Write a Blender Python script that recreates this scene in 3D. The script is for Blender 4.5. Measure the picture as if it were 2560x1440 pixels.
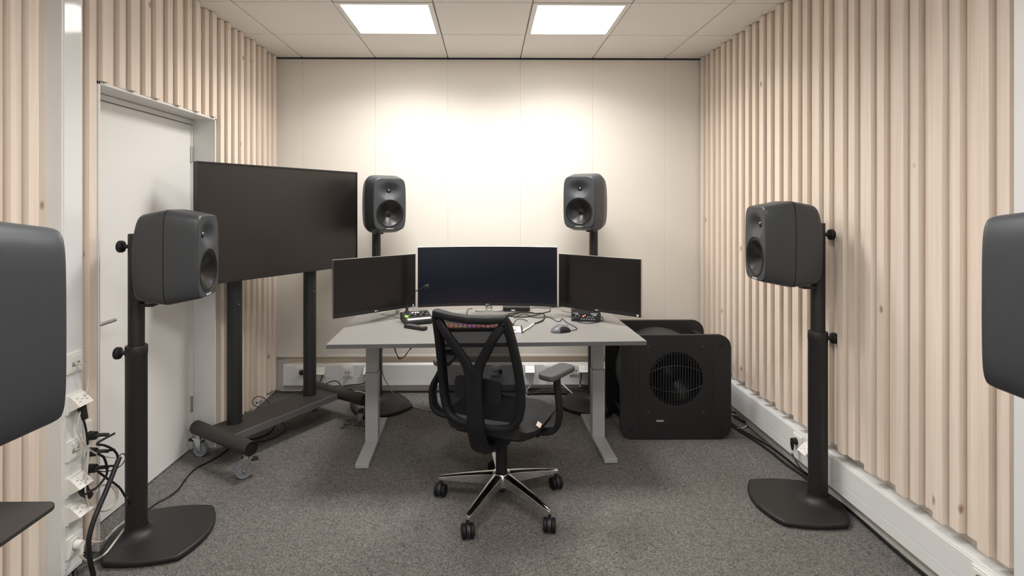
import bpy, bmesh, math, random
from mathutils import Vector, Matrix

random.seed(7)
for o in list(bpy.data.objects):
    bpy.data.objects.remove(o)
SC = bpy.context.scene
COL = SC.collection

# ------------------------------------------------------------------ camera
FPX, YAW, PPX, PPY, CAMH = 1315.0, 0.01, 1232.0, 512.0, 1.55
cam_data = bpy.data.cameras.new('camera')
cam = bpy.data.objects.new('camera', cam_data)
COL.objects.link(cam)
cam.location = (0, 0, CAMH)
cam.rotation_euler = (math.pi / 2, 0, -YAW)
cam_data.sensor_fit = 'HORIZONTAL'
cam_data.sensor_width = 36.0
cam_data.lens = 36.0 * FPX / 2560.0
cam_data.shift_x = (1280.0 - PPX) / 2560.0
cam_data.shift_y = -(720.0 - PPY) / 2560.0
cam_data.clip_start = 0.02
SC.camera = cam

# ------------------------------------------------------------------ world, exposure
w = bpy.data.worlds.new('world')
SC.world = w
w.use_nodes = True
w.node_tree.nodes['Background'].inputs[0].default_value = (0.8, 0.85, 1.0, 1)
w.node_tree.nodes['Background'].inputs[1].default_value = 0.3
vs = SC.view_settings
vs.view_transform = 'Standard'
vs.look = 'None'
vs.gamma = 1.0
vs.use_curve_mapping = False
vs.exposure = 0.72
LAMP_STRENGTH = 6.0           # glow of the diffuser itself
LAMP_WATT = {1: 13.0, 5: 7.5, 9: 6.5}   # light thrown downwards by the panels of each row
LAMP_SPREAD = 148.0
LAMP_COLOR = (1.0, 0.978, 0.955)
DAY_STRENGTH = 1.8          # glow of the unseen window added behind the camera

# ------------------------------------------------------------------ room numbers
YB = 4.36            # face of the back wall panels
YF = -2.2            # wall behind the camera
ZC = 2.765           # ceiling
XRW, XLW = 1.84, -1.80   # plain walls behind the slats
RS = dict(A=1.778, B=1.760, C=1.798)
LS = dict(A=-1.738, B=-1.720, C=-1.758)
PITCH = 0.189
GX0, GY0 = -1.528, 4.36  # ceiling grid


def ray(px, py):
    a = (px - PPX) / FPX
    b = -(py - PPY) / FPX
    c, s = math.cos(YAW), math.sin(YAW)
    return Vector((s + a * c, c - a * s, b))


def on_z(px, py, Z=0.0):
    d = ray(px, py)
    return d * ((Z - CAMH) / d.z) + Vector((0, 0, CAMH))


def on_x(px, py, X):
    d = ray(px, py)
    return d * (X / d.x) + Vector((0, 0, CAMH))


def on_y(px, py, Y):
    d = ray(px, py)
    return d * (Y / d.y) + Vector((0, 0, CAMH))


# ------------------------------------------------------------------ materials
def lin(c):
    return tuple(((v / 255.0) / 12.92 if v / 255.0 <= 0.04045 else ((v / 255.0 + 0.055) / 1.055) ** 2.4) for v in c)


class NT:
    def __init__(self, name):
        self.m = bpy.data.materials.new(name)
        self.m.use_nodes = True
        self.t = self.m.node_tree
        self.b = self.t.nodes['Principled BSDF']

    def n(self, typ, **kw):
        nd = self.t.nodes.new(typ)
        for k, v in kw.items():
            if k.startswith('i_'):
                key = k[2:]
                key = int(key) if key.isdigit() else key
                nd.inputs[key].default_value = v
            else:
                setattr(nd, k, v)
        return nd

    def l(self, a, ao, b, bi):
        self.t.links.new(a.outputs[ao], b.inputs[bi])


MATS = {}


def mat(name, rgb, rough=0.5, metal=0.0, spec=0.5, bump=0.0, bscale=200.0, var=0.06, vscale=6.0, coat=0.0, emit=0.0, trans=0.0):
    if name in MATS:
        return MATS[name]
    k = NT(name)
    base = lin(rgb)
    tc = k.n('ShaderNodeTexCoord')
    nz = k.n('ShaderNodeTexNoise', i_Scale=vscale, i_Detail=4.0)
    k.l(tc, 'Object', nz, 'Vector')
    mx = k.n('ShaderNodeMix', data_type='RGBA')
    mx.inputs[6].default_value = tuple(v * (1 - var) for v in base) + (1,)
    mx.inputs[7].default_value = tuple(min(1, v * (1 + var)) for v in base) + (1,)
    k.l(nz, 'Fac', mx, 0)
    k.l(mx, 2, k.b, 'Base Color')
    k.b.inputs['Roughness'].default_value = rough
    k.b.inputs['Metallic'].default_value = metal
    k.b.inputs['Specular IOR Level'].default_value = spec
    k.b.inputs['Coat Weight'].default_value = coat
    if trans:
        k.b.inputs['Transmission Weight'].default_value = trans
    if emit:
        k.b.inputs['Emission Color'].default_value = base + (1,)
        k.b.inputs['Emission Strength'].default_value = emit
    if bump:
        bn = k.n('ShaderNodeTexNoise', i_Scale=bscale, i_Detail=2.0)
        k.l(tc, 'Object', bn, 'Vector')
        bp = k.n('ShaderNodeBump', i_Strength=bump, i_Distance=0.002)
        k.l(bn, 'Fac', bp, 'Height')
        k.l(bp, 'Normal', k.b, 'Normal')
    MATS[name] = k.m
    return k.m


def wood_material():
    k = NT('whitewashed_pine')
    tc = k.n('ShaderNodeTexCoord')
    oi = k.n('ShaderNodeObjectInfo')
    off = k.n('ShaderNodeCombineXYZ')
    mul = k.n('ShaderNodeMath', operation='MULTIPLY', i_1=37.0)
    k.l(oi, 'Random', mul, 0)
    k.l(mul, 0, off, 'X'); k.l(mul, 0, off, 'Z')
    add = k.n('ShaderNodeVectorMath', operation='ADD')
    k.l(tc, 'Object', add, 0); k.l(off, 0, add, 1)
    # grain: noise stretched along the board
    mp = k.n('ShaderNodeMapping'); mp.inputs['Scale'].default_value = (70, 70, 1.6)
    k.l(add, 0, mp, 'Vector')
    g = k.n('ShaderNodeTexNoise', i_Scale=1.0, i_Detail=5.0, i_Distortion=0.6)
    k.l(mp, 0, g, 'Vector')
    r1 = k.n('ShaderNodeValToRGB')
    r1.color_ramp.elements[0].position = 0.30; r1.color_ramp.elements[0].color = lin((233, 219, 205)) + (1,)
    r1.color_ramp.elements[1].position = 0.68; r1.color_ramp.elements[1].color = lin((244, 234, 223)) + (1,)
    k.l(g, 'Fac', r1, 0)
    # board to board tint
    r2 = k.n('ShaderNodeValToRGB')
    e = r2.color_ramp.elements
    e[0].position = 0.0; e[0].color = (1.0, 0.965, 0.92, 1)
    e[1].position = 1.0; e[1].color = (0.95, 0.925, 0.91, 1)
    x = e.new(0.35); x.color = (1.0, 0.975, 0.95, 1)
    x = e.new(0.7); x.color = (0.98, 0.935, 0.90, 1)
    k.l(oi, 'Random', r2, 0)
    mm = k.n('ShaderNodeMix', data_type='RGBA', blend_type='MULTIPLY')
    mm.inputs[0].default_value = 1.0
    k.l(r1, 0, mm, 6); k.l(r2, 0, mm, 7)
    # knots
    mpk = k.n('ShaderNodeMapping'); mpk.inputs['Scale'].default_value = (5.5, 5.5, 3.4)
    k.l(add, 0, mpk, 'Vector')
    vo = k.n('ShaderNodeTexVoronoi', i_Scale=1.0)
    k.l(mpk, 0, vo, 'Vector')
    rk = k.n('ShaderNodeValToRGB')
    rk.color_ramp.elements[0].position = 0.035; rk.color_ramp.elements[0].color = (1, 1, 1, 1)
    rk.color_ramp.elements[1].position = 0.085; rk.color_ramp.elements[1].color = (0, 0, 0, 1)
    k.l(vo, 'Distance', rk, 0)
    mk = k.n('ShaderNodeMix', data_type='RGBA')
    k.l(rk, 0, mk, 0); k.l(mm, 2, mk, 6)
    mk.inputs[7].default_value = lin((168, 142, 122)) + (1,)
    k.l(mk, 2, k.b, 'Base Color')
    k.b.inputs['Roughness'].default_value = 0.62
    bp = k.n('ShaderNodeBump', i_Strength=0.08, i_Distance=0.001)
    k.l(g, 'Fac', bp, 'Height'); k.l(bp, 'Normal', k.b, 'Normal')
    return k.m


def carpet_material():
    k = NT('grey_loop_carpet')
    tc = k.n('ShaderNodeTexCoord')
    n1 = k.n('ShaderNodeTexNoise', i_Scale=150.0, i_Detail=3.0, i_Distortion=1.5)
    n2 = k.n('ShaderNodeTexNoise', i_Scale=55.0, i_Detail=4.0, i_Distortion=2.0)
    n3 = k.n('ShaderNodeTexNoise', i_Scale=2.2, i_Detail=3.0)
    for n in (n1, n2, n3):
        k.l(tc, 'Object', n, 'Vector')
    ad = k.n('ShaderNodeMath', operation='MULTIPLY_ADD', i_1=0.62, i_2=0.0)
    k.l(n1, 'Fac', ad, 0)
    ad2 = k.n('ShaderNodeMath', operation='MULTIPLY_ADD', i_1=0.38)
    k.l(n2, 'Fac', ad2, 0); k.l(ad, 0, ad2, 2)
    r = k.n('ShaderNodeValToRGB')
    r.color_ramp.elements[0].position = 0.38; r.color_ramp.elements[0].color = lin((66, 64, 62)) + (1,)
    r.color_ramp.elements[1].position = 0.66; r.color_ramp.elements[1].color = lin((136, 132, 128)) + (1,)
    k.l(ad2, 0, r, 0)
    r3 = k.n('ShaderNodeMapRange', i_3=0.93, i_4=1.07)
    k.l(n3, 'Fac', r3, 0)
    mm = k.n('ShaderNodeVectorMath', operation='SCALE')
    k.l(r, 0, mm, 0); k.l(r3, 0, mm, 'Scale')
    k.l(mm, 0, k.b, 'Base Color')
    k.b.inputs['Roughness'].default_value = 0.95
    k.b.inputs['Specular IOR Level'].default_value = 0.15
    bp = k.n('ShaderNodeBump', i_Strength=0.5, i_Distance=0.004)
    k.l(ad2, 0, bp, 'Height'); k.l(bp, 'Normal', k.b, 'Normal')
    return k.m


def mesh_fabric_material():
    k = NT('black_chair_mesh')
    tc = k.n('ShaderNodeTexCoord')
    nz = k.n('ShaderNodeTexNoise', i_Scale=900.0, i_Detail=1.0)
    k.l(tc, 'Object', nz, 'Vector')
    mr = k.n('ShaderNodeMapRange', i_1=0.3, i_2=0.7, i_3=0.80, i_4=0.98)
    k.l(nz, 'Fac', mr, 0)
    k.b.inputs['Base Color'].default_value = lin((12, 14, 21)) + (1,)
    k.b.inputs['Roughness'].default_value = 0.85
    k.b.inputs['Specular IOR Level'].default_value = 0.15
    k.l(mr, 0, k.b, 'Alpha')
    return k.m


def emission_material(name, rgb, strength):
    k = NT(name)
    k.b.inputs['Base Color'].default_value = (0.8, 0.8, 0.8, 1)
    k.b.inputs['Emission Color'].default_value = tuple(rgb) + (1,)
    k.b.inputs['Emission Strength'].default_value = strength
    return k.m


WOOD = wood_material()
CARPET = carpet_material()
CHAIRMESH = mesh_fabric_material()
LAMP = emission_material('led_diffuser', LAMP_COLOR, LAMP_STRENGTH)
M_TILE = mat('ceiling_tile_white', (243, 239, 234), 0.9, bump=0.15, bscale=600, var=0.015)
M_RAIL = mat('grid_rail_shaded', (150, 143, 134), 0.5, var=0.02)  # white rails greyed, the shade of the tile gaps put into the colour
M_VOID = mat('shadow_gap_dark', (40, 36, 32), 0.9)
M_PANEL = mat('cream_wall_panel', (230, 224, 214), 0.55, var=0.012, vscale=2)
M_WALL = mat('white_painted_wall', (226, 221, 213), 0.8, var=0.02)
M_STRIP = mat('pale_wood_strip', (196, 180, 160), 0.6, var=0.06, vscale=9)
M_DOOR = mat('white_lacquer', (233, 231, 227), 0.4, var=0.01)
M_DUCT = mat('white_metal_duct', (232, 233, 232), 0.28, var=0.01)
M_SOCK = mat('white_plastic', (236, 234, 228), 0.35, var=0.01)
M_SOCKSH = mat('socket_recess_grey', (150, 147, 142), 0.5)
M_SPK = mat('dark_grey_speaker_aluminium', (60, 63, 66), 0.42, bump=0.12, bscale=900, var=0.03, spec=0.45)
M_CONE = mat('black_speaker_cone', (11, 11, 11), 0.32, var=0.05)
M_RUB = mat('black_rubber', (22, 22, 22), 0.6)
M_BLKM = mat('black_powder_coat', (34, 33, 32), 0.5, bump=0.1, bscale=800)
M_BRNM = mat('black_brown_coat', (46, 43, 40), 0.55, bump=0.1, bscale=800)
M_PLBLK = mat('black_plastic', (30, 30, 31), 0.48)
M_CHBLK = mat('chair_black_plastic', (18, 19, 23), 0.58, spec=0.3, bump=0.08, bscale=700)
M_CHFAB = mat('dark_chair_fabric', (50, 49, 49), 0.9, bump=0.4, bscale=900, spec=0.2)
M_CHROME = mat('polished_aluminium', (225, 225, 225), 0.12, metal=1.0, var=0.01)
M_ZINC = mat('zinc_steel', (200, 202, 202), 0.28, metal=1.0)
M_SILV = mat('brushed_silver', (205, 203, 198), 0.3, metal=0.9)
M_GREYW = mat('grey_rubber_wheel', (132, 136, 142), 0.55)
M_DESK = mat('grey_laminate_desktop', (136, 134, 130), 0.38, bump=0.03, bscale=500, var=0.015)
M_DESKE = mat('grey_desk_edge', (98, 98, 100), 0.5, var=0.02)
M_LEG = mat('light_grey_steel', (160, 160, 160), 0.42, var=0.015)
M_SCR = mat('matte_black_screen', (12, 12, 13), 0.32, spec=0.5)
M_TVSCR = mat('tv_screen_brown_reflection', (32, 27, 25), 0.36, spec=0.6)  # brown reflection of the wood wall put into the black screen's colour
M_BEZ = mat('black_bezel', (24, 24, 25), 0.45)
M_SUB = mat('black_painted_mdf', (27, 27, 28), 0.55, bump=0.15, bscale=700, var=0.04)
M_WHT = mat('white_print', (225, 225, 222), 0.5)
M_CABB = mat('black_cable', (20, 20, 20), 0.5)
M_CABW = mat('white_cable', (205, 200, 190), 0.5)
M_CABG = mat('grey_cable', (150, 147, 140), 0.5)
M_GREEN = mat('green_label', (130, 190, 60), 0.5)
M_RED = mat('red_button', (190, 40, 35), 0.5)
M_LEDR = emission_material('red_led', (1.0, 0.06, 0.02), 5.0)
M_KNOBG = mat('knob_grey', (120, 122, 128), 0.4)
M_STICK = mat('pink_white_sticker', (245, 220, 210), 0.6)
M_ACRYL = mat('clear_acrylic', (240, 240, 240), 0.05, trans=0.9, var=0.0)


# ------------------------------------------------------------------ mesh builder
class MB:
    def __init__(self):
        self.v = []
        self.f = []

    def add(self, verts, faces, M=None):
        b = len(self.v)
        for p in verts:
            p = Vector(p)
            self.v.append(tuple(M @ p) if M is not None else tuple(p))
        for f in faces:
            self.f.append(tuple(b + i for i in f))
        return self

    def box(self, c, s, M=None):
        x, y, z = (t / 2.0 for t in s)
        vs_ = [(c[0] + a * x, c[1] + b * y, c[2] + d * z) for a in (-1, 1) for b in (-1, 1) for d in (-1, 1)]
        return self.add(vs_, [(0, 1, 3, 2), (4, 6, 7, 5), (0, 4, 5, 1), (2, 3, 7, 6), (0, 2, 6, 4), (1, 5, 7, 3)], M)

    def b2(self, p, q, M=None):
        return self.box([(a + b) / 2 for a, b in zip(p, q)], [abs(b - a) for a, b in zip(p, q)], M)

    def cyl(self, p0, p1, r0, r1=None, n=24, cap=True):
        r1 = r0 if r1 is None else r1
        p0, p1 = Vector(p0), Vector(p1)
        t = (p1 - p0).normalized()
        u = t.orthogonal().normalized()
        w_ = t.cross(u)
        vs_ = []
        for p, r in ((p0, r0), (p1, r1)):
            for i in range(n):
                a = 2 * math.pi * i / n
                vs_.append(p + u * (r * math.cos(a)) + w_ * (r * math.sin(a)))
        fs = [(i, (i + 1) % n, n + (i + 1) % n, n + i) for i in range(n)]
        if cap:
            fs += [tuple(range(n - 1, -1, -1)), tuple(range(n, 2 * n))]
        return self.add(vs_, fs)

    def lathe(self, prof, n=32, M=None, cap0=False, cap1=False):
        vs_ = []
        for r, z in prof:
            for i in range(n):
                a = 2 * math.pi * i / n
                vs_.append((r * math.cos(a), r * math.sin(a), z))
        fs = []
        for j in range(len(prof) - 1):
            for i in range(n):
                k = (i + 1) % n
                fs.append((j * n + i, j * n + k, (j + 1) * n + k, (j + 1) * n + i))
        if cap0:
            fs.append(tuple(range(n - 1, -1, -1)))
        if cap1:
            m = (len(prof) - 1) * n
            fs.append(tuple(range(m, m + n)))
        return self.add(vs_, fs, M)

    def prism(self, poly, z0, z1, M=None):
        n = len(poly)
        vs_ = [(x, y, z0) for x, y in poly] + [(x, y, z1) for x, y in poly]
        fs = [(i, (i + 1) % n, n + (i + 1) % n, n + i) for i in range(n)]
        fs += [tuple(range(n - 1, -1, -1)), tuple(range(n, 2 * n))]
        return self.add(vs_, fs, M)

    def sweep(self, pts, ab, ref, n=14, e=2.0, cap=True, closed=False):
        """sweep a superellipse section: half size a along ref, b across"""
        pts = [Vector(p) for p in pts]
        N = len(pts)
        if not isinstance(ab, list):
            ab = [ab] * N
        vs_ = []
        for i, p in enumerate(pts):
            if closed:
                t = pts[(i + 1) % N] - pts[i - 1]
            else:
                t = pts[min(i + 1, N - 1)] - pts[max(i - 1, 0)]
            t.normalize()
            rf = Vector(ref)
            nn = rf - t * rf.dot(t)
            if nn.length < 1e-4:
                nn = t.orthogonal()
            nn.normalize()
            mm = t.cross(nn)
            for j in range(n):
                a = 2 * math.pi * (j + 0.5) / n
                ca, sa = math.cos(a), math.sin(a)
                ca = math.copysign(abs(ca) ** (2.0 / e), ca)
                sa = math.copysign(abs(sa) ** (2.0 / e), sa)
                vs_.append(p + nn * (ab[i][0] * ca) + mm * (ab[i][1] * sa))
        fs = []
        for i in range(N if closed else N - 1):
            k = (i + 1) % N
            for j in range(n):
                l = (j + 1) % n
                fs.append((i * n + j, i * n + l, k * n + l, k * n + j))
        if cap and not closed:
            fs.append(tuple(range(n - 1, -1, -1)))
            fs.append(tuple(range((N - 1) * n, N * n)))
        return self.add(vs_, fs)

    def tube(self, pts, r, n=8):
        return self.sweep(pts, (r, r), (0.123, 0.456, 0.881), n=n)

    def build(self, name, material, parent=None, bevel=0.0, segs=2, smooth=True, angle=35, label=None):
        bm = bmesh.new()
        vv = [bm.verts.new(p) for p in self.v]
        for f in self.f:
            try:
                bm.faces.new([vv[i] for i in f])
            except ValueError:
                pass
        bmesh.ops.recalc_face_normals(bm, faces=bm.faces)
        if bevel:
            ed = [e for e in bm.edges if len(e.link_faces) == 2 and e.calc_face_angle(0) > math.radians(40)]
            bmesh.ops.bevel(bm, geom=ed, offset=bevel, segments=segs, profile=0.5, affect='EDGES', clamp_overlap=True)
        me = bpy.data.meshes.new(name)
        bm.to_mesh(me)
        bm.free()
        if smooth:
            me.shade_smooth()
            me.set_sharp_from_angle(angle=math.radians(angle))
        me.materials.append(material)
        o = link(name, me, parent, label)
        if bevel and smooth:
            wn_ = o.modifiers.new('weighted_normal', 'WEIGHTED_NORMAL')
            wn_.keep_sharp = True
            wn_.weight = 90
        return o


def link(name, data, parent=None, label=None):
    o = bpy.data.objects.new(name, data)
    COL.objects.link(o)
    o.parent = parent
    if label:
        o['label'] = label
    return o


def tag(o, label=None, cat=None, group=None, kind=None):
    if label: o['label'] = label
    if cat: o['category'] = cat
    if group: o['group'] = group
    if kind: o['kind'] = kind
    return o


def thing(name, label, cat, loc=(0, 0, 0), rz=0.0, group=None):
    o = link(name, None)
    o.location = loc
    o.rotation_euler = (0, 0, rz)
    return tag(o, label, cat, group)


def copy_tree(o, parent=None):
    c = o.copy()
    COL.objects.link(c)
    c.parent = parent
    for ch in list(o.children):
        copy_tree(ch, c)
    return c


def struct(o):
    o['kind'] = 'structure'
    return o


def spline(pts, k=6):
    pts = [Vector(p) for p in pts]
    out = []
    for i in range(len(pts) - 1):
        p0 = pts[max(i - 1, 0)]; p1 = pts[i]; p2 = pts[i + 1]; p3 = pts[min(i + 2, len(pts) - 1)]
        for j in range(k):
            t = j / k
            out.append(0.5 * ((2 * p1) + (p2 - p0) * t + (2 * p0 - 5 * p1 + 4 * p2 - p3) * t * t + (3 * p1 - p0 - 3 * p2 + p3) * t ** 3))
    out.append(pts[-1])
    return out


def text_mesh(s, size, depth=0.0008):
    cu = bpy.data.curves.new('lettering', 'FONT')
    cu.body = s
    cu.size = size
    cu.align_x = 'CENTER'
    cu.align_y = 'CENTER'
    cu.extrude = depth
    cu.resolution_u = 2
    o = bpy.data.objects.new('lettering', cu)
    COL.objects.link(o)
    dg = bpy.context.evaluated_depsgraph_get()
    me = bpy.data.meshes.new_from_object(o.evaluated_get(dg))
    bpy.data.objects.remove(o)
    bpy.data.curves.remove(cu)
    return me


def text(name, s, size, material, parent, loc, rot, xs=1.0):
    me = text_mesh(s, size)
    me.materials.clear()
    me.materials.append(material)
    o = link(name, me, parent)
    o.location = loc
    o.rotation_euler = rot
    o.scale = (xs, 1, 1)
    return o


def cable(name, label, pts, r, material, cat='cable', k=6, n=7, group=None):
    o = MB().tube(spline(pts, k), r, n).build(name, material)
    return tag(o, label, cat, group)


def rrect(w_, h_, r, n=6, cx=0.0, cy=0.0):
    out = []
    for sx, sy, a0 in ((1, 1, 0), (-1, 1, 90), (-1, -1, 180), (1, -1, 270)):
        for i in range(n + 1):
            a = math.radians(a0 + 90.0 * i / n)
            out.append((cx + sx * (w_ / 2 - r) + r * math.cos(a), cy + sy * (h_ / 2 - r) + r * math.sin(a)))
    return out


RX90 = Matrix.Rotation(math.radians(90), 4, 'X')     # prism in xz plane, extruded along -y

# ================================================================== ROOM SHELL
X0, X1 = XLW, XRW
fl = struct(MB().b2((-2.6, YF - 0.1, -0.08), (2.1, YB + 0.2, 0.0)).build('floor', CARPET, smooth=False))

# ---- ceiling: dark void slab, tiles and rails
ceil = struct(MB().b2((-2.6, YF - 0.1, ZC + 0.03), (2.1, YB + 0.2, ZC + 0.10)).build('ceiling', M_VOID, smooth=False))
lamp_cells = [(1, 1), (3, 1), (1, 5), (3, 5), (1, 9), (3, 9)]  # only the first row is seen, the other panels are added for light
full_tile = None
for i in range(-1, 6):
    for j in range(0, 11):
        if (i, j) in lamp_cells:
            continue
        xa = max(GX0 + 0.6 * i, X0) ; xb = min(GX0 + 0.6 * (i + 1), X1)
        yb = GY0 - 0.6 * j - (0.006 if j == 0 else 0); ya = max(GY0 - 0.6 * (j + 1), YF)
        if i in (-1, 5) or j in (0, 10):
            MB().b2((xa + 0.004, ya + 0.004, ZC), (xb - 0.004, yb - 0.004, ZC + 0.018)).build('ceiling_tile', M_TILE, ceil, bevel=0.002, segs=1)
        else:
            if full_tile is None:
                full_tile = MB().b2((-0.296, -0.296, 0), (0.296, 0.296, 0.018)).build('ceiling_tile', M_TILE, ceil, bevel=0.002, segs=1)
                t = full_tile
            else:
                t = full_tile.copy(); COL.objects.link(t)
            t.location = ((xa + xb) / 2, (ya + yb) / 2, ZC)
for i in range(0, 6):
    MB().b2((GX0 + 0.6 * i - 0.010, YF, ZC + 0.011), (GX0 + 0.6 * i + 0.010, YB - 0.012, ZC + 0.024)).build('grid_rail', M_RAIL, ceil)
for j in range(1, 11):
    MB().b2((X0, GY0 - 0.6 * j - 0.010, ZC + 0.009), (X1, GY0 - 0.6 * j + 0.010, ZC + 0.024)).build('grid_rail', M_RAIL, ceil)

lamp_label = {(1, 1): 'square white LED ceiling panel, left of the two lit in view',
              (3, 1): 'square white LED ceiling panel, right of the two lit in view',
              (1, 5): 'square LED ceiling panel added overhead for light, left of centre, outside the picture',
              (3, 5): 'square LED ceiling panel added overhead for light, right of centre, outside the picture',
              (1, 9): 'square LED ceiling panel added behind the camera for light, left side',
              (3, 9): 'square LED ceiling panel added behind the camera for light, right side'}
for (i, j) in lamp_cells:
    cx, cy = GX0 + 0.6 * i + 0.3, GY0 - 0.6 * j - 0.3
    L = thing('ceiling_light', lamp_label[(i, j)], 'ceiling light', (cx, cy, ZC), group='LED panels set in the tile grid')
    m = MB()
    for a, b in (((-0.296, -0.296), (0.296, -0.266)), ((-0.296, 0.266), (0.296, 0.296)), ((-0.296, -0.266), (-0.266, 0.266)), ((0.266, -0.266), (0.296, 0.266))):
        m.b2((a[0], a[1], -0.004), (b[0], b[1], 0.012))
    m.build('frame', M_SOCK, L)
    MB().b2((-0.266, -0.266, 0.002), (0.266, 0.266, 0.010)).build('diffuser', LAMP, L, smooth=False)
    ld = bpy.data.lights.new('panel_light', 'AREA')
    ld.shape = 'SQUARE'; ld.size = 0.52; ld.energy = LAMP_WATT[j]; ld.color = LAMP_COLOR
    ld.spread = math.radians(LAMP_SPREAD)
    lo = link('panel_light', ld, L)
    lo.location = (0, 0, -0.006)

# ---- back wall
wb = struct(MB().b2((-2.0, YB + 0.05, 0.0), (2.0, YB + 0.15, ZC)).build('wall_back', M_WALL, smooth=False))
PB0 = 0.297
edges = [X0 + 0.004] + [GX0 + 0.6 * i for i in range(6)] + [X1 - 0.004]
for a, b in zip(edges[:-1], edges[1:]):
    MB().b2((a + 0.0004, YB, PB0), (b - 0.0004, YB + 0.045, ZC - 0.012)).build('panel', M_PANEL, wb, bevel=0.0006, segs=1)
MB().b2((X0, YB - 0.004, PB0 - 0.004), (X1, YB + 0.03, PB0 + 0.012)).build('panel_edge_strip', M_PANEL, wb, bevel=0.002)
MB().b2((-1.64, YB + 0.025, 0.235), (X1, YB + 0.05, PB0 - 0.006)).build('batten', M_STRIP, wb)
MB().b2((-1.72, YB + 0.032, 0.0), (X1, YB + 0.05, 0.055)).build('skirting', M_WALL, wb)

# ---- wall behind the camera, with an unseen window added to light the room
wf = struct(MB().b2((-2.0, YF - 0.1, 0), (0.55, YF, ZC)).b2((1.55, YF - 0.1, 0), (2.0, YF, ZC))
            .b2((0.55, YF - 0.1, 0), (1.55, YF, 0.9)).b2((0.55, YF - 0.1, 2.2), (1.55, YF, ZC)).build('wall_front', M_WALL, smooth=False))
wn = struct(link('added_window_1', None))
wn.location = (1.05, YF, 1.55)
m = MB()
m.b2((-0.5, -0.08, -0.65), (-0.45, -0.01, 0.65)).b2((0.45, -0.08, -0.65), (0.5, -0.01, 0.65)).b2((-0.45, -0.08, 0.6), (0.45, -0.01, 0.65)).b2((-0.45, -0.08, -0.65), (0.45, -0.01, -0.6))
m.build('window_frame', M_DOOR, wn, bevel=0.003)
MB().b2((-0.45, -0.05, -0.6), (0.45, -0.045, 0.6)).build('pane', emission_material('added_daylight_pane', (0.62, 0.80, 1.0), DAY_STRENGTH), wn, smooth=False)

# ---- side walls with slats
def slat_mesh(width, x_front, x_back, z0, z1, side, name='slat'):
    m = MB().b2((min(x_front, x_back), 0, z0), (max(x_front, x_back), width, z1))
    return m


DOOR_Y0, DOOR_Y1, DOOR_Z = 2.366, 3.384, 2.102
COLL = (2.108, 2.216)   # white duct column on the left wall
COLR = (1.610, 1.718)   # duct column on the right wall
WID = dict(A=0.045, B=0.044, C=0.069)
OFF = dict(A=0.0, B=0.056, C=0.111)


def slats(parent, side, y_ref, n0, n1, faces, xback, z0, skip, door=None):
    cache = {}
    for n in range(n0, n1):
        for t in 'ABC':
            y = y_ref + PITCH * n + OFF[t]
            wd = WID[t]
            if y + wd > YB - 0.003:
                wd = YB - 0.003 - y
                if wd < 0.008:
                    continue
            ym = y + wd / 2
            if skip[0] - 0.02 < ym < skip[1] + 0.02:
                continue
            zb = z0
            if door and door[0] - 0.03 < ym < door[1] + 0.03:
                zb = door[2] + 0.002
                if y < door[0] - 0.012 and y + wd < door[0] + 0.03:
                    zb = z0; wd = min(wd, door[0] - 0.013 - y)
            key = (t, round(zb, 3), round(wd, 4))
            if key not in cache:
                o = slat_mesh(wd, faces[t], xback, zb, ZC - 0.004, side).build('slat', WOOD, parent, bevel=0.0012, segs=1)
                cache[key] = o
            else:
                o = cache[key].copy(); COL.objects.link(o)
            o.location = (0, y, 0)


wr = struct(MB().b2((XRW, YF - 0.1, 0), (XRW + 0.1, YB + 0.15, ZC)).build('wall_right', M_WALL, smooth=False))
slats(wr, 1, 1.775, -6, 15, RS, XRW, 0.311, COLR)
wl = struct(MB().b2((XLW - 0.1, YF - 0.1, 0), (XLW, DOOR_Y0, ZC)).b2((XLW - 0.1, DOOR_Y1, 0), (XLW, YB + 0.15, ZC))
            .b2((XLW - 0.1, DOOR_Y0, DOOR_Z), (XLW, DOOR_Y1, ZC)).build('wall_left', M_WALL, smooth=False))
slats(wl, -1, 1.935, -7, 14, LS, XLW, 0.052, COLL, door=(DOOR_Y0, DOOR_Y1, DOOR_Z))
struct(MB().b2((XLW, DOOR_Y1 + 0.005, 0), (-1.762, YB + 0.03, 0.032)).build('baseboard_left', M_DOOR, bevel=0.003))

# ---- door in the left wall
d = struct(link('door_1', None))
d.location = (0, 0, 0)
XD = -1.878
MB().b2((XD - 0.04, DOOR_Y0 + 0.03, 0.008), (XD, DOOR_Y1 - 0.035, 2.055)).build('door_leaf', M_DOOR, d, bevel=0.002)
m = MB()
m.b2((XD - 0.06, DOOR_Y0 - 0.0, 0), (-1.737, DOOR_Y0 + 0.012, DOOR_Z))
m.b2((XD - 0.06, DOOR_Y1 - 0.012, 0), (-1.737, DOOR_Y1, DOOR_Z))
m.b2((XD - 0.06, DOOR_Y0, DOOR_Z - 0.012), (-1.737, DOOR_Y1, DOOR_Z))
m.build('door_lining', M_DOOR, d, bevel=0.0015, segs=1)
MB().b2((XD - 0.05, DOOR_Y0 + 0.012, 2.06), (XD + 0.004, DOOR_Y1 - 0.012, DOOR_Z - 0.014)).build('door_header', M_DOOR, d, bevel=0.002)
MB().b2((XD - 0.05, DOOR_Y1 - 0.034, 0), (XD + 0.003, DOOR_Y1 - 0.014, 2.05)).build('door_stop', M_DOOR, d, bevel=0.002)
m = MB()
m.cyl((XD, 2.46, 0.985), (XD + 0.05, 2.46, 0.985), 0.009, n=14)
m.tube(spline([(XD + 0.05, 2.452, 0.985), (XD + 0.052, 2.50, 0.985), (XD + 0.05, 2.60, 0.985)], 4), 0.009, 12)
m.cyl((XD, 2.46, 0.985), (XD + 0.008, 2.46, 0.985), 0.026, n=20)
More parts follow.
